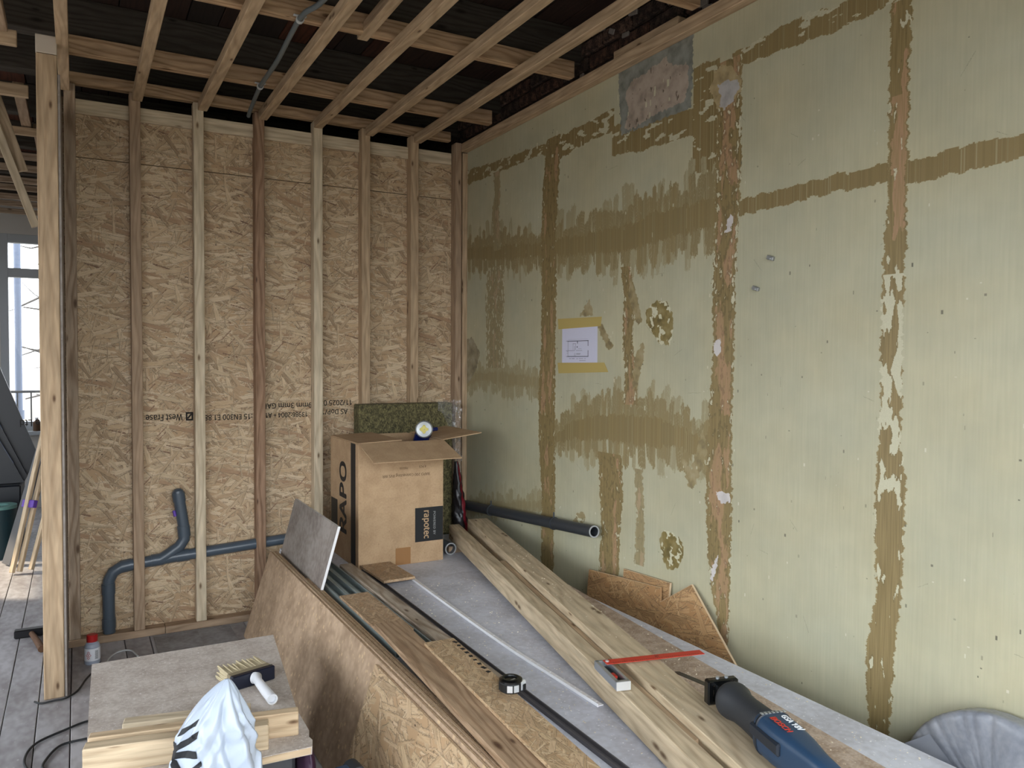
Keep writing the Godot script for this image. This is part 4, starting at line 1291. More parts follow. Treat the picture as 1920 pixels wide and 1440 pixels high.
		for i in pts.size():
			var a := pts[i]
			var b := pts[(i + 1) % pts.size()]
			if (a.y + b.y) > 0.5:
				add_box(rim, Vector3(a.distance_to(b), 0.0015, 0.0095), Transform3D(Basis(Vector3((b - a).normalized().x, (b - a).normalized().y, 0), Vector3(-(b - a).normalized().y, (b - a).normalized().x, 0), Vector3.BACK), Vector3((a.x + b.x) / 2, (a.y + b.y) / 2, 0)), 0.0)
		obj("sawn_edge", rim.commit(), M.block_wood, o, Transform3D(bas, Vector3.ZERO))
	lean_off.call(PackedVector2Array([Vector2(1.70, 0), Vector2(1.985, 0), Vector2(1.995, 0.517), Vector2(1.69, 0.503)]), -0.050, -0.012, 0.5, "strand board offcut hidden mostly behind the square one")
	lean_off.call(PackedVector2Array([Vector2(1.47, 0), Vector2(2.02, 0), Vector2(1.957, 0.492), Vector2(1.457, 0.448)]), -0.085, -0.032, 0.47, "squarish strand board offcut standing behind the heap")
	lean_off.call(PackedVector2Array([Vector2(2.04, 0), Vector2(2.66, 0), Vector2(2.72, 0.08), Vector2(2.127, 0.545), Vector2(1.965, 0.435)]), -0.115, -0.016, 0.545, "strand board offcut with one high pointed corner leaning on the wall")

func build_box() -> void:
	var t := thing("carton", "open brown cardboard carton with black print standing on the heap", "carton", Vector3(-0.6765, TOP + 0.0005, 0.4855))
	var w := 0.455
	var d := 0.477
	var h := 0.622
	var k := 0.006
	var per := Vector2(0.6, 0.6)
	var front := obj("front_panel", box(Vector3(w, h, k), 0.001, per), M.card, t, at(0, h / 2, d / 2 - k / 2))
	var left := obj("side_panel", box(Vector3(k, h, d - 2 * k), 0.001, per), M.card, t, at(-w / 2 + k / 2, h / 2, 0))
	obj("side_panel", box(Vector3(k, h, d - 2 * k), 0.001, per), M.card, t, at(w / 2 - k / 2, h / 2, 0))
	obj("back_panel", box(Vector3(w, h, k), 0.001, per), M.card, t, at(0, h / 2, -d / 2 + k / 2))
	obj("base_panel", box(Vector3(w - 2 * k, k, d - 2 * k), 0.0, per), M.card, t, at(0, k / 2, 0))
	# flaps
	var flap := func(hinge: Vector3, axis: Vector3, angle: float, size: Vector3, shift: Vector3) -> void:
		var b := Basis(axis, angle)
		var st := begin()
		add_box(st, size, Transform3D(), 0.001, per)
		obj("flap", st.commit(), M.card, t, Transform3D(b, hinge + b * shift))
	flap.call(Vector3(0, h + 0.003, d / 2), Vector3.RIGHT, deg_to_rad(17), Vector3(w, 0.005, 0.236), Vector3(0, 0, 0.119))
	flap.call(Vector3(-w / 2, h + 0.003, 0), Vector3.BACK, deg_to_rad(2.0), Vector3(0.228, 0.005, d - 0.012), Vector3(0.115, 0, 0))
	flap.call(Vector3(w / 2, h + 0.003, 0), Vector3.BACK, deg_to_rad(7.0), Vector3(0.226, 0.005, d - 0.012), Vector3(0.114, 0, 0))
	flap.call(Vector3(0, h + 0.003, -d / 2), Vector3.RIGHT, deg_to_rad(-78), Vector3(w - 0.02, 0.004, 0.20), Vector3(0, 0, -0.101))
	# printing on the front
	var fz := k / 2 + 0.0006
	obj("packing_tape", box(Vector3(0.081, 0.085, 0.0006), 0.0), M.card_tape, front, at(0.006, -h / 2 + 0.045, k / 2 + 0.0004))
	obj("printed_label", box(Vector3(0.155, 0.175, 0.0006), 0.0), M.ink, front, at(w / 2 - 0.079, -h / 2 + 0.1945, k / 2 + 0.0004))
	var down := Basis(Vector3.DOWN, Vector3.RIGHT, Vector3.BACK)
	lettering("lettering", "rapotec", 0.034, M.card, front, Transform3D(down, Vector3(w / 2 - 0.092, -h / 2 + 0.1945, fz + 0.0005)), 0.95, 0.0004, 0.0010)
	lettering("lettering", "POWERED BY", 0.0125, M.pipe_rim, front, Transform3D(down, Vector3(w / 2 - 0.050, -h / 2 + 0.198, fz + 0.0005)), 1.25)
	var turned := Basis(Vector3.BACK, PI)
	lettering("lettering", "RAPO 200 Connecting RVS WR", 0.0145, M.brown_ink, front, Transform3D(turned, Vector3(0.024, h / 2 - 0.167, fz)), 0.98)
	lettering("lettering", "700200", 0.011, M.brown_ink, front, Transform3D(turned, Vector3(0.010, h / 2 - 0.131, fz)))
	lettering("lettering", "4 PCS", 0.012, M.brown_ink, front, Transform3D(turned, Vector3(0.112, h / 2 - 0.128, fz)))
	# printing on the left side
	obj("printed_band", box(Vector3(0.0006, h - 0.004, 0.074), 0.0), M.ink, left, at(-k / 2 - 0.0004, 0, 0.157))
	obj("printed_label", box(Vector3(0.0006, 0.20, 0.115), 0.0), M.ink, left, at(-k / 2 - 0.0004, -0.115, -0.17))
	var side := Basis(Vector3.UP, Vector3.FORWARD, Vector3.LEFT)
	lettering("lettering", "RAPO", 0.118, M.ink, left, Transform3D(side, Vector3(-k / 2 - 0.0006, 0.012, -0.012)), 0.98, 0.0004, 0.005)
	# foil sausage sticking out of the carton
	var f := thing("sealant_roll", "silver and blue foil sealant roll poking out of the carton", "roll", Vector3(-0.505, 1.052, 0.60))
	var dirv := Vector3(-0.10, -0.62, -0.24).normalized()
	var face := Vector3(-0.42, 0.10, 0.90).normalized()
	obj("wrapper", tube(curve([Vector3.ZERO, -face * 0.05, -face * 0.08 + dirv * 0.06, dirv * 0.32 - face * 0.06], 5), 0.0445, 20), M.blue_foil, f)
	var bas := Basis(face.cross(Vector3.UP).normalized(), face, face.cross(Vector3.UP).normalized().cross(face))
	var disc := begin()
	add_lathe(disc, [Vector2(0.046, -0.012), Vector2(0.046, 0.004), Vector2(0.040, 0.008), Vector2(0.02, 0.005), Vector2(0.0, 0.006)], 22)
	obj("foil_end", disc.commit(), M.foil, f, Transform3D(bas, Vector3.ZERO))
	var seal := begin()
	for i in 9:
		var a := i * 0.7
		add_box(seal, Vector3(0.022, 0.004, 0.010), Transform3D(Basis(Vector3.UP, a), Vector3(cos(a) * 0.012, 0.008 + 0.0006 * i, sin(a) * 0.012)), 0.001)
	obj("sealant", seal.commit(), M.sealant, f, Transform3D(bas, Vector3.ZERO))
	var ear := begin()
	add_box(ear, Vector3(0.045, 0.02, 0.05), Transform3D(Basis(Vector3.UP, 0.4), Vector3(0.055, -0.002, -0.02)), 0.006)
	obj("wrapper_fold", ear.commit(), M.blue_foil, f)
	# mineral wool slab in a torn plastic sleeve behind the carton
	var s := thing("insulation_slab", "green mineral wool slab in torn clear film behind the carton", "insulation", Vector3(-0.44, TOP + 0.001, 0.145))
	var grid := []
	var nz := noise(61, 9.0, 3)
	var wool := begin()
	add_box(wool, Vector3(0.575, 0.785, 0.1), at(0, 0.3925, 0), 0.006, Vector2(0.5, 0.5))
	obj("wool_slab", wool.commit(), M.wool, s)
	for i in 44:
		var row := []
		for j in 44:
			var u := i / 43.0
			var v := j / 43.0
			var x := lerpf(0.19, 0.305, u)
			var y := lerpf(0.74 - 0.3 * u * u, 0.80, v)
			var crumple := 0.004 + 0.010 * smoothstep(0.55, 1.0, u)
			row.append(Vector3(x, y + nz.get_noise_2d(u * 5, v * 3) * 0.012, 0.056 + absf(nz.get_noise_2d(u * 2.4 + 3.0, v * 0.8)) * crumple))
		grid.append(row)
	var film := begin()
	add_skin(film, grid, false)
	obj("film", film.commit(), M.film, s)
	var tail := []
	for i in 26:
		var row := []
		for j in 14:
			var v := i / 25.0
			var u := j / 13.0
			row.append(Vector3(0.288 + 0.05 * u + nz.get_noise_2d(u * 3, v * 6) * 0.02, 0.30 + 0.50 * v, 0.06 + nz.get_noise_2d(u * 4 + 7, v * 9) * 0.03))
		tail.append(row)
	var film2 := begin()
	add_skin(film2, tail, false)
	obj("film", film2.commit(), M.film, s)
	# dark packaging with pink print squeezed in the corner
	var bag := thing("packaging_bag", "crumpled dark plastic packaging with pink print in the corner", "bag", Vector3(-0.132, TOP + 0.001, 0.27))
	var g := []
	for i in 22:
		var v := i / 21.0
		var row := []
		for j in 22:
			var a := TAU * j / 22.0
			var r := 0.046 * (1.0 - 0.75 * pow(v, 1.6)) * (1.0 + 0.45 * nz.get_noise_3d(cos(a) * 0.25, v * 0.9, sin(a) * 0.25))
			if i == 0:
				r *= 0.9
			row.append(Vector3(cos(a) * r - 0.03 * v, 0.002 + v * 0.44, sin(a) * r * 0.9))
		g.append(row)
	var bs := begin()
	add_skin(bs, g)
	obj("wrapping", bs.commit(), M.grey_bag, bag)
	var pk := []
	for i in 22:
		pk.append([g[i][3] * Vector3(1.06, 1, 1.08), g[i][4] * Vector3(1.06, 1, 1.08), g[i][5] * Vector3(1.06, 1, 1.08)])
	var ps := begin()
	add_skin(ps, pk, false)
	obj("print", ps.commit(), M.pink, bag)
	# short grey pipe end beside the carton
	var pp := thing("pipe_offcut", "short grey pipe lying beside the carton with open end", "pipe", Vector3(-0.374, TOP + 0.0335, 0.655))
	obj("shaft", tube([Vector3(0, 0, 0), Vector3(-0.012, 0, -0.38)], 0.032, 22, 0.0265), M.pipe, pp)
	obj("rim", ring(0.0262, 0.0325, 0.004), M.pipe_rim, pp)

func build_wall_things() -> void:
	# waste pipe along the green wall
	var p := thing("waste_pipe", "dark grey waste pipe held by brackets along the green wall", "pipe")
	var a := Vector3(-0.052, 0.535, 0.10)
	var b := Vector3(-0.052, 0.640, 1.515)
	obj("shaft", tube([a, b], 0.0275, 20, 0.0225), M.pipe_dark, p)
	obj("rim", ring(0.0222, 0.028, 0.004), M.pipe_rim, p, Transform3D(Basis(Vector3.RIGHT, -0.074), b))
	for z in [0.50, 1.17]:
		var c := a.lerp(b, (z - a.z) / (b.z - a.z))
		var st := begin()
		add_tube(st, [c - Vector3(0, 0, 0.009), c + Vector3(0, 0, 0.009)], 0.0315, 16, 0.0278, 0.001)
		add_box(st, Vector3(0.022, 0.014, 0.018), Transform3D(Basis(), c + Vector3(0.038, 0, 0)), 0.001)
		add_tube(st, [c + Vector3(0, 0.028, 0), c + Vector3(0, 0.055, 0)], 0.004, 8)
		obj("bracket", st.commit(), M.pipe_dark, p)
	# soil pipe let into the partition
	var s := thing("drain_pipe", "grey drain pipe with bend and branch set into the stud partition", "pipe")
	var main := [Vector3(-1.975, 0.037, 0.035), Vector3(-1.977, 0.26, 0.035), Vector3(-1.974, 0.305, 0.035), Vector3(-1.955, 0.342, 0.035), Vector3(-1.92, 0.363, 0.035), Vector3(-1.87, 0.370, 0.035), Vector3(-1.66, 0.387, 0.035), Vector3(-0.95, 0.428, 0.035)]
	obj("main_run", tube(main, 0.0285, 20), M.pipe, s)
	var up := [Vector3(-1.74, 0.380, 0.038), Vector3(-1.70, 0.403, 0.038), Vector3(-1.645, 0.440, 0.038), Vector3(-1.622, 0.475, 0.038), Vector3(-1.621, 0.515, 0.038), Vector3(-1.636, 0.62, 0.038), Vector3(-1.650, 0.715, 0.038)]
	obj("branch", tube(up, 0.0285, 20), M.pipe, s)
	var cap := begin()
	add_lathe(cap, [Vector2(0.029, -0.03), Vector2(0.030, 0.0), Vector2(0.026, 0.016), Vector2(0.015, 0.026), Vector2(0.0, 0.029)], 20)
	obj("end_cap", cap.commit(), M.pipe, s, Transform3D(Basis(Vector3.BACK, 0.15), Vector3(-1.650, 0.715, 0.038)))
	for c in [[Vector3(-1.976, 0.06, 0.035), Vector3(-1.976, 0.11, 0.035)], [Vector3(-1.977, 0.235, 0.035), Vector3(-1.977, 0.285, 0.035)], [Vector3(-1.92, 0.364, 0.035), Vector3(-1.87, 0.371, 0.035)], [Vector3(-1.78, 0.378, 0.035), Vector3(-1.725, 0.382, 0.035)], [Vector3(-1.66, 0.387, 0.035), Vector3(-1.60, 0.3905, 0.035)], [Vector3(-1.6215, 0.49, 0.038), Vector3(-1.6265, 0.545, 0.038)], [Vector3(-1.644, 0.675, 0.038), Vector3(-1.650, 0.72, 0.038)]]:
		obj("socket", tube(c, 0.0315, 20), M.pipe, s)
	obj("seal", tube([Vector3(-1.672, 0.63, 0.045), Vector3(-1.666, 0.60, 0.05)], 0.008, 8), M.purple, s)
	# drawing taped to the wall
	var d := thing("floor_plan", "white sheet with a printed floor plan taped to the green wall", "paper", Vector3(-0.0006, 1.493, 1.306))
	var face := Basis(Vector3.BACK, Vector3.UP, Vector3.LEFT)
	var pm := mat(Color(1, 1, 1), 0.85, tex(plan_image()))
	var st := begin()
	quad(st, Vector3(-0.15, 0.088, 0.0004), Vector3(0.15, 0.088, 0.0004), Vector3(0.15, -0.088, 0.0004), Vector3(-0.15, -0.088, 0.0004), Vector3.BACK, Vector2(0, 0), Vector2(1, 0), Vector2(1, 1), Vector2(0, 1))
	add_box(st, Vector3(0.30, 0.176, 0.0006), Transform3D(), 0.0, Vector2(99, 99), Vector2(0.03, 0.03))
	obj("sheet", st.commit(), pm, d, Transform3D(face, Vector3.ZERO))
	obj("masking_tape", plate(PackedVector2Array([Vector2(-0.19, 0.134), Vector2(0.184, 0.128), Vector2(0.176, 0.085), Vector2(-0.184, 0.082)]), 0.0005), M.masking, d, Transform3D(face, Vector3(-0.0011, 0.0, 0)))
	obj("masking_tape", plate(PackedVector2Array([Vector2(-0.19, -0.085), Vector2(0.206, -0.082), Vector2(0.238, -0.125), Vector2(-0.18, -0.138)]), 0.0005), M.masking, d, Transform3D(face, Vector3(-0.0011, 0.0, 0)))
	# round tub wrapped in film leaning at the wall
	var w := thing("wrapped_disc", "round roll wrapped in wrinkled grey film leaning on the green wall", "roll", Vector3(-0.072, 0.262, 3.325))
	var nn := noise(71, 1.0, 3)
	var rows := []
	for i in 30:
		var f := i / 29.0
		var row := []
		for j in 160:
			var ang := TAU * j / 160.0
			var q := minf(1.0, f / 0.85)
			var rad := 0.260 * q
			var xx := -0.030
			var fine := nn.get_noise_2d(cos(ang) * 22.0, sin(ang) * 22.0) * 0.0045 * q
			var broad := nn.get_noise_3d(cos(ang) * rad * 5.0, sin(ang) * rad * 5.0, 5.0) * 0.006
			if f > 0.85:
				xx = lerpf(-0.022, 0.030, (f - 0.85) / 0.15)
				rad -= 0.003 * absf(nn.get_noise_2d(cos(ang) * 40.0, sin(ang) * 40.0))
			else:
				xx += 0.008 * pow(q, 10.0) - fine - broad
			row.append(Vector3(xx, sin(ang) * rad, cos(ang) * rad))
		rows.append(row)
	var ds := begin()
	add_skin(ds, rows)
	obj("film_wrap", ds.commit(), M.wrap, w, Transform3D(Basis(Vector3.BACK, -0.08), Vector3.ZERO))
	var sg := []
	for i in 14:
		var row := []
		for j in 3:
			row.append(Vector3(-0.040 + nn.get_noise_2d(i * 0.6, j) * 0.004, lerpf(0.12, -0.14, i / 13.0) + (j - 1) * 0.03, lerpf(-0.21, 0.12, i / 13.0) + (j - 1) * 0.038))
		sg.append(row)
	var ss := begin()
	add_skin(ss, sg, false)
	obj("film_strip", ss.commit(), M.wrap, w, Transform3D(Basis(Vector3.BACK, -0.08), Vector3.ZERO))

# thin lines of a small printed plan
func plan_image() -> Image:
	var im := Image.create(512, 320, false, Image.FORMAT_RGB8)
	im.fill(Color(0.78, 0.78, 0.85))
	var ink := Color(0.17, 0.17, 0.22)
	var grey := Color(0.42, 0.42, 0.48)
	for q in [[80, 120, 310, 5], [80, 255, 310, 5], [380, 120, 6, 48], [380, 205, 6, 55], [90, 122, 3, 135], [60, 205, 130, 2], [210, 205, 90, 2], [228, 125, 8, 20], [222, 170, 12, 10], [160, 145, 50, 2], [165, 145, 2, 55], [190, 165, 3, 40], [205, 150, 2, 50], [200, 228, 2, 28], [185, 228, 2, 28], [215, 232, 62, 3], [60, 120, 20, 2], [60, 257, 20, 2]]:
		im.fill_rect(Rect2i(q[0], q[1], q[2], q[3]), ink)
	for q in [[110, 275, 30, 3], [150, 274, 40, 4], [215, 276, 26, 3], [255, 274, 60, 3], [330, 274, 22, 3], [260, 292, 90, 3], [240, 190, 50, 2], [215, 240, 55, 2], [70, 215, 20, 2], [70, 228, 20, 2], [90, 108, 290, 1]]:
		im.fill_rect(Rect2i(q[0], q[1], q[2], q[3]), grey)
	return im

# ---------------------------------------------------------------- tools on the heap

func build_tools() -> void:
	# metal try square with red rule
	var sq := thing("try_square", "try square with red metal rule and aluminium stock on the timbers", "square", Vector3(-0.722, 0.4725, 2.56), "", -0.235)
	var st := begin()
	for q in [[Vector3(0.045, 0.026, 0.012), Vector3(0, 0.013, -0.079)], [Vector3(0.045, 0.026, 0.014), Vector3(0, 0.013, 0.079)], [Vector3(0.012, 0.026, 0.16), Vector3(-0.0165, 0.013, 0)], [Vector3(0.008, 0.026, 0.16), Vector3(0.0185, 0.013, 0)]]:
		add_box(st, q[0], Transform3D(Basis(), q[1]), 0.0015)
	obj("stock", st.commit(), M.alu, sq)
	obj("stock_end", box(Vector3(0.044, 0.025, 0.001), 0.0), M.alu_bright, sq, at(0, 0.013, 0.0866))
	obj("inlay", box(Vector3(0.024, 0.006, 0.145), 0.0), M.black, sq, at(0.001, 0.006, 0))
	obj("level_mark", box(Vector3(0.012, 0.008, 0.028), 0.001), M.red, sq, at(0.002, 0.0135, 0.012))
	obj("rivet", tube([Vector3(0.01, 0.020, -0.06), Vector3(0.01, 0.031, -0.06)], 0.006, 10), M.alu_bright, sq)
	var rule := obj("rule", box(Vector3(0.33, 0.0015, 0.034), 0.0), M.red, sq, at(0.165, 0.0285, -0.055))
	var ticks := begin()
	for k in 40:
		add_box(ticks, Vector3(0.0012, 0.0004, 0.010 if k % 5 == 0 else 0.005), at(-0.14 + k * 0.0073, 0.0009, 0.010), 0.0)
	obj("graduation", ticks.commit(), M.black, rule)
	lettering("lettering", "30", 0.010, M.black, rule, Transform3D(Basis(Vector3.RIGHT, -PI / 2), Vector3(0.01, 0.001, -0.004)))
	# tape measure
	var tm := thing("tape_measure", "black and silver tape measure lying on the strand board strip", "tape measure", Vector3(-1.008, 0.4575, 2.455), "", 0.35)
	var prof := [Vector2(0, 0), Vector2(0.030, 0), Vector2(0.0335, 0.003), Vector2(0.0335, 0.026), Vector2(0.031, 0.030), Vector2(0.0, 0.030)]
	obj("case", lathe(prof, 28), M.black, tm)
	obj("corner", box(Vector3(0.036, 0.029, 0.031), 0.004), M.alu_bright, tm, at(0.0155, 0.0155, 0.017))
	var grip := begin()
	add_lathe(grip, [Vector2(0.0345, 0.0295), Vector2(0.034, 0.034), Vector2(0.026, 0.038), Vector2(0.019, 0.0375), Vector2(0.018, 0.033), Vector2(0.0, 0.033)], 28)
	obj("grip_ring", grip.commit(), M.black_shine, tm)
	for a in [-1.9, -2.5]:
		obj("chrome_plate", box(Vector3(0.016, 0.020, 0.004), 0.002), M.alu_bright, tm, Transform3D(Basis(Vector3.UP, a - PI / 2), Vector3(cos(a) * 0.0330, 0.015, -sin(a) * 0.0330)))
	for a in [2.3, 0.9, -0.3]:
		obj("side_grip", box(Vector3(0.021, 0.022, 0.005), 0.002), M.black, tm, Transform3D(Basis(Vector3.UP, a - PI / 2), Vector3(cos(a) * 0.0325, 0.0155, -sin(a) * 0.0325)))
	obj("side_grip", box(Vector3(0.012, 0.016, 0.004), 0.001), M.black, tm, at(0.022, 0.012, 0.0335))
	obj("brand_plate", box(Vector3(0.020, 0.0008, 0.006), 0.0), M.alu, tm, at(0.0, 0.0334, 0.008))
	obj("hook", box(Vector3(0.002, 0.016, 0.018), 0.0), M.alu, tm, at(0.0345, 0.009, 0.018))
	# reciprocating saw
	var s := thing("reciprocating_saw", "blue and dark grey cordless reciprocating saw lying on the wider timber", "saw")
	var tip := Vector3(-0.521, 0.474, 2.612)
	var nose := Vector3(-0.600, 0.535, 2.885)
	var dirv := (nose - tip).normalized()
	var wide := dirv.cross(Vector3.UP).normalized()
	var up := wide.cross(dirv)
	# blade: toothed edge on the left
	var pts := PackedVector2Array()
	var long := tip.distance_to(nose)
	var n := 34
	pts.append(Vector2(long, 0.013))
	pts.append(Vector2(0.014, 0.011))
	pts.append(Vector2(0.0, 0.002))
	for k in n:
		pts.append(Vector2(0.004 + k * (long - 0.03) / n, -0.005))
		pts.append(Vector2(0.004 + (k + 0.55) * (long - 0.03) / n, -0.0105))
	pts.append(Vector2(long - 0.02, -0.006))
	pts.append(Vector2(long, -0.006))
	obj("blade", plate(pts, 0.0016), M.blade, s, Transform3D(Basis(dirv, wide, up), tip))
	dirv = Vector3(-0.27, -0.01, 1.0).normalized()
	wide = dirv.cross(Vector3.UP).normalized()
	up = wide.cross(dirv)
	# shoe
	var sh := begin()
	var sb := Basis(wide, up, -dirv)
	add_box(sh, Vector3(0.086, 0.016, 0.022), Transform3D(sb, nose + up * 0.026), 0.004)
	add_box(sh, Vector3(0.086, 0.016, 0.022), Transform3D(sb, nose - up * 0.026), 0.004)
	add_box(sh, Vector3(0.018, 0.066, 0.026), Transform3D(sb, nose + wide * 0.036), 0.004)
	add_box(sh, Vector3(0.018, 0.066, 0.026), Transform3D(sb, nose - wide * 0.036), 0.004)
	add_box(sh, Vector3(0.056, 0.046, 0.05), Transform3D(sb, nose + dirv * 0.03), 0.006)
	obj("shoe", sh.commit(), M.black_shine, s)
	for q in [-0.014, 0.012]:
		obj("screw", tube([nose + wide * q + up * 0.034, nose + wide * q + up * 0.039], 0.005, 8), M.alu, s)
	# body: rings along a bent line; [distance, half width, half height, lift, material step]
	var spine := func(d: float) -> Vector3:
		return nose + dirv * d
	var shell := func(called: String, stations: Array, m: Material, round: float) -> MeshInstance3D:
		var g := []
		for q in stations:
			var c: Vector3 = spine.call(q[0]) + up * q[3]
			var row := []
			for j in 32:
				var a := TAU * j / 32.0
				var cx := signf(cos(a)) * pow(absf(cos(a)), round)
				var cy := signf(sin(a)) * pow(absf(sin(a)), round)
				row.append(c + wide * cx * q[1] + up * cy * q[2])
			g.append(row)
		var b := begin()
		add_skin(b, g)
		return obj(called, b.commit(), m, s)
	shell.call("nose_cover", [[0.045, 0.001, 0.001, 0.0], [0.046, 0.040, 0.040, 0.0], [0.050, 0.045, 0.045, 0.0], [0.060, 0.047, 0.047, 0.0], [0.078, 0.046, 0.046, 0.0], [0.10, 0.036, 0.042, 0.0], [0.14, 0.034, 0.041, 0.0], [0.20, 0.037, 0.043, 0.0], [0.235, 0.041, 0.046, 0.0], [0.236, 0.001, 0.001, 0.0]], M.rubber, 0.9)
	var house: MeshInstance3D = shell.call("housing", [[0.215, 0.001, 0.001, 0.0], [0.216, 0.034, 0.040, 0.0], [0.228, 0.043, 0.048, 0.0], [0.25, 0.046, 0.050, 0.0], [0.30, 0.046, 0.050, 0.0], [0.36, 0.040, 0.046, 0.0], [0.42, 0.030, 0.040, 0.0], [0.50, 0.025, 0.034, 0.0], [0.501, 0.001, 0.001, 0.0]], M.tool_blue, 0.6)
	shell.call("vent_band", [[0.238, 0.001, 0.001, 0.0], [0.239, 0.0465, 0.0505, 0.0], [0.249, 0.0475, 0.0515, 0.0], [0.250, 0.001, 0.001, 0.0]], M.tool_dark, 0.6)
	for k in 7:
		obj("vent_slot", box(Vector3(0.006, 0.002, 0.009), 0.0005), M.alu, s, Transform3D(sb, spine.call(0.244) + up * 0.0516 + wide * (-0.030 + k * 0.010)))
	var grip2 := begin()
	add_box(grip2, Vector3(0.020, 0.03, 0.12), Transform3D(sb, spine.call(0.28) + wide * 0.040 + up * 0.01), 0.008)
	obj("side_grip", grip2.commit(), M.tool_dark, s)
	var flat := Basis(dirv, -wide, up)
	lettering("lettering", "BOSCH", 0.015, M.red, house, Transform3D(flat, spine.call(0.302) + up * 0.0512 + wide * 0.016), 1.2, 0.0004, 0.0006)
	lettering("lettering", "GSA 18V", 0.015, M.white, house, Transform3D(flat, spine.call(0.300) + up * 0.0512 - wide * 0.014), 1.0, 0.0004, 0.0006)
	# cordless drill standing between the leaning sheets and the work board
	var d := thing("cordless_drill", "blue cordless drill standing beside the leaning strand boards", "drill", Vector3(-1.462, 0.0, 2.35))
	obj("battery", box(Vector3(0.075, 0.06, 0.10), 0.008), M.black, d, at(-0.01, 0.031, 0.01))
	obj("handle", box(Vector3(0.042, 0.15, 0.05), 0.012), M.tool_dark, d, at(-0.012, 0.134, 0.01))
	obj("motor_housing", box(Vector3(0.056, 0.07, 0.085), 0.014), M.black, d, at(-0.020, 0.242, -0.005))
	for k in 3:
		obj("grip_rib", box(Vector3(0.034, 0.006, 0.020), 0.002), M.tool_blue, d, at(-0.006, 0.2785, -0.032 + k * 0.026))
	obj("gearbox", tube([Vector3(0.022, 0.262, -0.055), Vector3(0.030, 0.258, -0.01)], 0.027, 18), M.rubber, d)
	obj("chuck", tube([Vector3(0.030, 0.258, -0.01), Vector3(0.038, 0.254, 0.035)], [0.0225, 0.017], 18), M.alu, d)

# ---------------------------------------------------------------- work board in the foreground

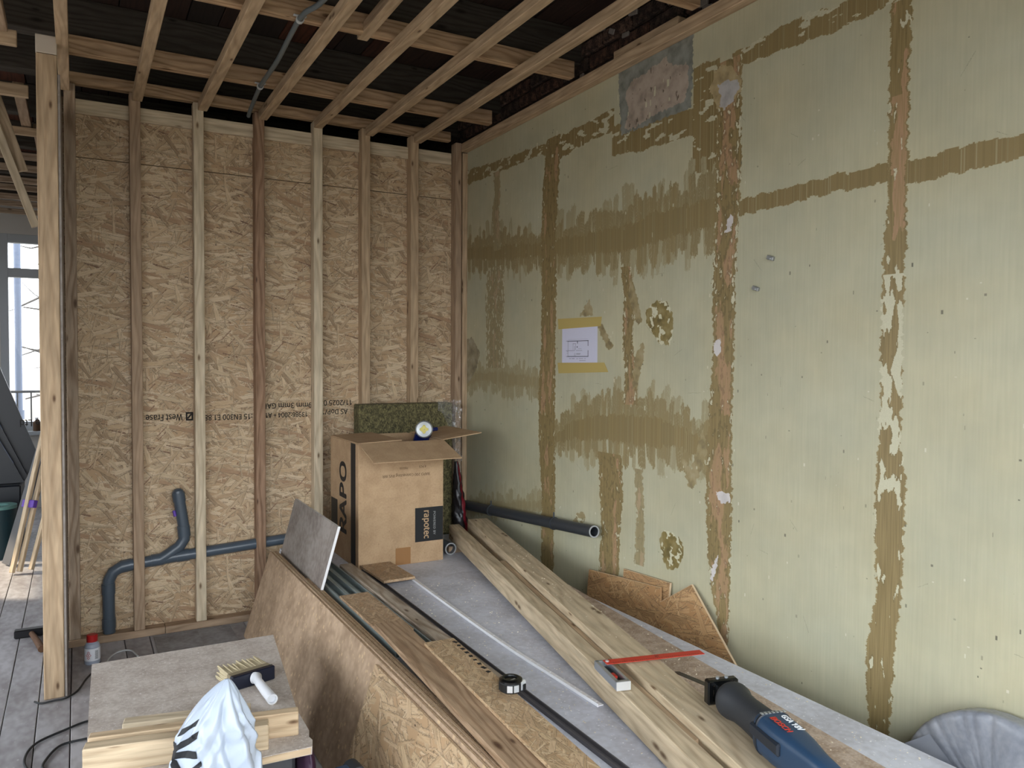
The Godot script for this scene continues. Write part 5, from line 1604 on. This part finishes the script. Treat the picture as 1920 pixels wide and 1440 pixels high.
func build_work_table() -> void:
	solo("storage_crate", "grey storage crate carrying the dusty work board", "crate", box(Vector3(0.46, 0.325, 0.74), 0.012), M.grey_panel, at(-1.79, 0.1635, 1.80))
	var outline := PackedVector2Array([Vector2(-2.069, -1.352), Vector2(-1.449, -1.352), Vector2(-1.528, -2.05), Vector2(-1.530, -2.20), Vector2(-1.540, -2.235), Vector2(-1.536, -2.26), Vector2(-1.547, -2.297), Vector2(-1.73, -2.288), Vector2(-2.10, -2.275)])
	var wb := thing("work_board", "dusty particle board work surface on a crate near the partition", "board")
	var chip := tex(mottle(41, 768, Color(0.86, 0.83, 0.79), Color(0.73, 0.685, 0.64), 0.85, 0.008, 0.06, Color(0.97, 0.97, 0.97), 5200, 3))
	var bm := mat(Color(0.93, 0.92, 0.92), 0.8, chip)
	obj("panel", plate(outline, 0.022, Vector2(0.9, 0.9)), bm, wb, Transform3D(Basis(Vector3.RIGHT, -PI / 2), Vector3(0, 0.339, 0)))
	obj("broken_edge", box(Vector3(0.36, 0.018, 0.004), 0.0008), M.block_wood, wb, Transform3D(Basis(Vector3.UP, -0.03), Vector3(-1.73, 0.339, 2.291)))
	var a := thing("batten_offcut", "longer batten offcut lying at the back of the work board", "timber")
	timber("batten", Vector3(-2.086, 0.384, 2.092), Vector3(-1.560, 0.384, 2.197), 0.036, 0.068, M.block_wood, a)
	var b := thing("batten_offcut", "thin pale batten offcut farthest from the board's broken edge", "timber")
	timber("batten", Vector3(-1.998, 0.367, 1.96), Vector3(-1.66, 0.367, 2.03), 0.045, 0.033, M.pine_pale, b)
	var c := thing("timber_offcut", "yellow timber offcut in front beneath the white plastic bag", "timber")
	timber("block", Vector3(-2.098, 0.385, 2.152), Vector3(-1.652, 0.385, 2.240), 0.044, 0.069, M.pine_yellow, c)
	# flat brush
	var br := thing("paste_brush", "wide flat brush with navy block and white handle on work board", "brush", Vector3(-1.608, 0.3505, 1.805), "", 0.28)
	obj("block", box(Vector3(0.148, 0.046, 0.022), 0.003), M.navy, br, at(0, 0.0235, -0.008))
	obj("ferrule", box(Vector3(0.142, 0.043, 0.026), 0.002), M.ferrule, br, at(0, 0.0235, -0.031))
	var hairs := begin()
	for i in 26:
		for j in 6:
			var x := -0.066 + i * 0.00528
			var y := 0.006 + j * 0.007
			var p0 := Vector3(x, y, -0.042)
			var p1 := Vector3(x + rng.randf_range(-0.005, 0.005), maxf(0.003, y + rng.randf_range(-0.004, 0.006)), -0.116 + rng.randf_range(-0.012, 0.010))
			add_tube(hairs, [p0, p1], [0.0044, 0.0030], 5)
	add_box(hairs, Vector3(0.136, 0.038, 0.064), at(0, 0.0235, -0.074), 0.004)
	var hb := obj("bristles", hairs.commit(), M.bristle, br)
	hb.set_meta("kind", "stuff")
	obj("handle", tube([Vector3(0, 0.026, 0.002), Vector3(0.004, 0.027, 0.012), Vector3(-0.002, 0.025, 0.03), Vector3(-0.016, 0.022, 0.10), Vector3(-0.030, 0.019, 0.180)], [0.019, 0.018, 0.0135, 0.015, 0.0165], 18, 0.012, 0.01), M.white, br)
	# white carrier bag standing before the work board
	var bag := thing("plastic_bag", "white plastic bag with black bars standing before the work board", "bag", Vector3(-1.812, 0.0, 2.388))
	var nn := noise(81, 1.0, 2)
	var ridge := noise(82, 1.0, 2)
	var folds := []
	var fr := RandomNumberGenerator.new()
	fr.seed = 6
	for k in 40:
		var fu := fr.randf_range(0.04, 0.55)
		var fa := fr.randf_range(0.3, 2.9)
		var turn := fr.randf_range(-1.1, 1.1) + (PI if fr.randf() < 0.5 else 0.0)
		var long := fr.randf_range(0.06, 0.22)
		folds.append([fu, fa, fu + cos(turn) * long, fa + sin(turn) * long * 4.0, fr.randf_range(0.08, 0.24) * (1.0 if fr.randf() < 0.6 else -0.8), fr.randf_range(0.018, 0.045)])
	# the long fold from the tip down the right side
	folds.append([0.02, 1.3, 0.42, 0.80, 0.30, 0.03])
	folds.append([0.08, 1.55, 0.42, 1.15, -0.22, 0.03])
	var high := 0.612
	var skin := func(u: float, a0: float, lift: float) -> Vector3:
		var d := u * high
		var half := 0.004 + 0.084 * clampf(d / 0.11, 0.0, 1.0) ** 0.72 + 0.022 * clampf((d - 0.10) / 0.2, 0.0, 1.0)
		if u > 0.97:
			half *= 1.0 - (u - 0.97) * 12.0
		var deep := half * 0.62
		var w1 := nn.get_noise_3d(u * 2.6, cos(a0) * 0.8, sin(a0) * 0.8)
		var k := 1.0 + 0.14 * w1
		for f in folds:
			var p := Vector2(u, a0 * 0.16)
			var e := p.distance_to(Geometry2D.get_closest_point_to_segment(p, Vector2(f[0], f[1] * 0.16), Vector2(f[2], f[3] * 0.16)))
			k += f[4] * maxf(0.0, 1.0 - e / f[5])
		k += 0.012 * ridge.get_noise_2d(u * 14.0, a0 * 3.0)
		var mid := Vector3(0.030 * exp(-d * 14.0), 0.0, -0.012 * exp(-d * 10.0))
		return mid + Vector3(cos(a0) * (half * minf(k, 1.12) + lift), 0.002 + (high - d), sin(a0) * (deep * k + lift))
	var g := []
	for i in 141:
		var row := []
		for j in 120:
			row.append(skin.call(i / 140.0, TAU * j / 120.0, 0.0))
		g.append(row)
	var bs := begin()
	add_skin(bs, g)
	obj("sack", bs.commit(), M.bag, bag)
	# black bars printed on the bag
	for q in [[0.165, 2.85, 0.125, 2.35, 0.012], [0.225, 2.85, 0.17, 2.22, 0.014], [0.245, 2.88, 0.245, 2.15, 0.014], [0.36, 2.75, 0.28, 2.05, 0.012], [0.20, 2.92, 0.36, 2.80, 0.0]]:
		var rows := []
		for i in 25:
			var t := i / 24.0
			var row := []
			for j in 7:
				row.append(skin.call(lerpf(q[0], q[2], t) + (j - 3) / 3.0 * q[4], lerpf(q[1], q[3], t) + (0.0 if q[4] > 0.0 else (j - 3) * 0.035), 0.0018))
			rows.append(row)
		var ps := begin()
		add_skin(ps, rows, false)
		obj("print", ps.commit(), M.ink, bag)
	# purple sack under the board
	var sack := thing("purple_sack", "dark purple speckled sack under the corner of the work board", "sack", Vector3(-1.535, 0.0, 2.17))
	var sg := []
	for i in 16:
		var v := i / 15.0
		var row := []
		for j in 24:
			var a1 := TAU * j / 24.0
			var r0 := 0.026 * (sqrt(sin(PI * clampf(v, 0.03, 0.97))) * 0.6 + 0.4) * (1.0 + 0.2 * nn.get_noise_3d(cos(a1) * 1.2, v * 3.0, sin(a1) * 1.2))
			row.append(Vector3(cos(a1) * r0, 0.004 + v * 0.31, sin(a1) * r0 * 3.2))
		sg.append(row)
	var sks := begin()
	add_skin(sks, sg)
	obj("cloth", sks.commit(), M.purple_bag, sack)

func build_small_things() -> void:
	# bottle of cleaner on the floor
	var b := thing("cleaner_bottle", "small white bottle with red cap on the floor by the partition", "bottle", Vector3(-2.055, 0.0, 0.335), "", -0.25)
	obj("body", lathe([Vector2(0, 0.001), Vector2(0.030, 0.001), Vector2(0.033, 0.005), Vector2(0.033, 0.082), Vector2(0.028, 0.094), Vector2(0.021, 0.099), Vector2(0.021, 0.104), Vector2(0, 0.104)], 24), M.bottle_blue, b)
	obj("label", lathe([Vector2(0.0334, 0.020), Vector2(0.0338, 0.021), Vector2(0.0338, 0.076), Vector2(0.0334, 0.077)], 24), M.white, b)
	obj("cap", lathe([Vector2(0.0, 0.136), Vector2(0.021, 0.136), Vector2(0.0235, 0.133), Vector2(0.0235, 0.1045), Vector2(0.0, 0.1045)].duplicate(), 24), M.bottle_cap, b)
	for q in [[-0.25, 0.060], [-0.25, 0.036], [-0.42, 0.048], [-0.08, 0.048]]:
		var ang: float = PI / 2 - q[0]
		var nrm := Vector3(cos(ang), 0, sin(ang))
		var side := Vector3.UP.cross(nrm)
		var st := begin()
		for k in 4:
			var rot := k * PI / 2 + PI / 4
			add_box(st, Vector3(0.0095, 0.0015, 0.0006), Transform3D(Basis(side, Vector3.UP, nrm) * Basis(Vector3.BACK, rot), nrm * 0.0341 + Vector3(0, q[1], 0) + Basis(side, Vector3.UP, nrm) * (Basis(Vector3.BACK, rot) * Vector3(0, 0.0042, 0))), 0.0)
		obj("hazard_mark", st.commit(), M.red, b)
	var bar := begin()
	for k in 9:
		var ang := PI / 2 - 0.32
		var nrm := Vector3(cos(ang - 0.45), 0, sin(ang - 0.45))
		add_box(bar, Vector3(0.014, 0.0018, 0.0006), Transform3D(Basis(Vector3.UP.cross(nrm), Vector3.UP, nrm), nrm * 0.0342 + Vector3(0, 0.030 + k * 0.0045, 0)), 0.0)
	obj("bar_print", bar.commit(), M.ink, b)
	# loose sheet on the floor in front of the partition
	solo("hardboard_sheet", "flat grey hardboard sheet on the floor before the partition", "board", box(Vector3(0.37, 0.004, 1.22), 0.0005, Vector2(0.9, 0.9)), M.hardboard, at(-1.592, 0.0022, 0.70))
	# cables
	var y := 0.0055
	solo("cable", "black cable looping wide over the floor to the work board", "cable", tube(curve([Vector3(-2.03, y, 1.00), Vector3(-2.09, y, 1.0), Vector3(-2.161, y, 1.041), Vector3(-2.245, y, 1.103), Vector3(-2.277, y, 1.195), Vector3(-2.268, y, 1.30), Vector3(-2.2, y, 1.42), Vector3(-2.1, y, 1.48), Vector3(-2.03, y, 1.50)], 6), 0.0045, 8), M.cable, Transform3D())
	solo("cable", "black cable in a tighter inner loop beside the work board", "cable", tube(curve([Vector3(-2.03, y, 1.15), Vector3(-2.09, y, 1.155), Vector3(-2.168, y, 1.167), Vector3(-2.21, y, 1.252), Vector3(-2.218, y, 1.33), Vector3(-2.15, y, 1.39), Vector3(-2.03, y, 1.42)], 6), 0.0045, 8), M.cable, Transform3D())
	solo("cable", "thin black cable crossing the foot of the hall post", "cable", tube(curve([Vector3(-2.27, y, 0.70), Vector3(-2.245, y, 0.73), Vector3(-2.20, y, 0.725), Vector3(-2.157, y, 0.72), Vector3(-2.115, y, 0.66), Vector3(-2.085, y, 0.55), Vector3(-2.06, y, 0.48)], 6), 0.004, 8), M.cable, Transform3D())
	solo("clear_hose", "short clear plastic hose curving on the floor behind work board", "hose", tube(curve([Vector3(-2.00, y, 0.42), Vector3(-1.985, y, 0.32), Vector3(-1.94, y, 0.25), Vector3(-1.89, y, 0.26), Vector3(-1.865, y, 0.36)], 6), 0.004, 8), M.clip, Transform3D())
	# white edging strip beside the drill
	solo("edging_strip", "thin white plastic edging strip upright beside the drill", "strip", tube(curve([Vector3(-1.508, 0.002, 2.31), Vector3(-1.512, 0.13, 2.305), Vector3(-1.500, 0.262, 2.30)], 4), 0.0055, 8), M.white, Transform3D())
	# sawdust and plaster crumbs on the heap, too many to count
	var mm := MultiMesh.new()
	mm.transform_format = MultiMesh.TRANSFORM_3D
	mm.mesh = box(Vector3(0.004, 0.0015, 0.0024), 0.0)
	var spots := []
	for k in 900:
		var z := rng.randf_range(1.1, 3.2)
		var x := rng.randf_range(-0.86, -0.16)
		var t2 := -0.148 - 0.218 * (z - 0.52)
		var t1 := -0.268 - 0.2085 * (z - 0.47)
		var yy := TOP + 0.0008
		if absf(x - t2) < 0.055:
			yy = 0.530 - 0.0191 * (z - 0.52) + 0.0012
		elif absf(x - t1) < 0.026:
			yy = 0.500 - 0.0154 * (z - 0.47) + 0.0012
		elif x > t1 - 0.04 and x < t2 + 0.07:
			continue
		elif x > t2:
			yy = TOP + 0.0048
		if x > t2 + 0.06 and x < -0.15 and x > -0.156 - 0.11 * (z - 1.6):
			yy = TOP + 0.0008
		spots.append(Transform3D(Basis.from_euler(Vector3(0, rng.randf() * TAU, 0)).scaled(Vector3.ONE * rng.randf_range(0.35, 1.2)), Vector3(x, yy, z)))
	mm.instance_count = spots.size()
	for i in spots.size():
		mm.set_instance_transform(i, spots[i])
	var dust := MultiMeshInstance3D.new()
	dust.name = "sawdust"
	dust.multimesh = mm
	dust.material_override = M.crumb
	add_child(dust)
	dust.set_meta("label", "pale sawdust crumbs scattered over timbers and plasterboard")
	dust.set_meta("category", "sawdust")
	dust.set_meta("kind", "stuff")
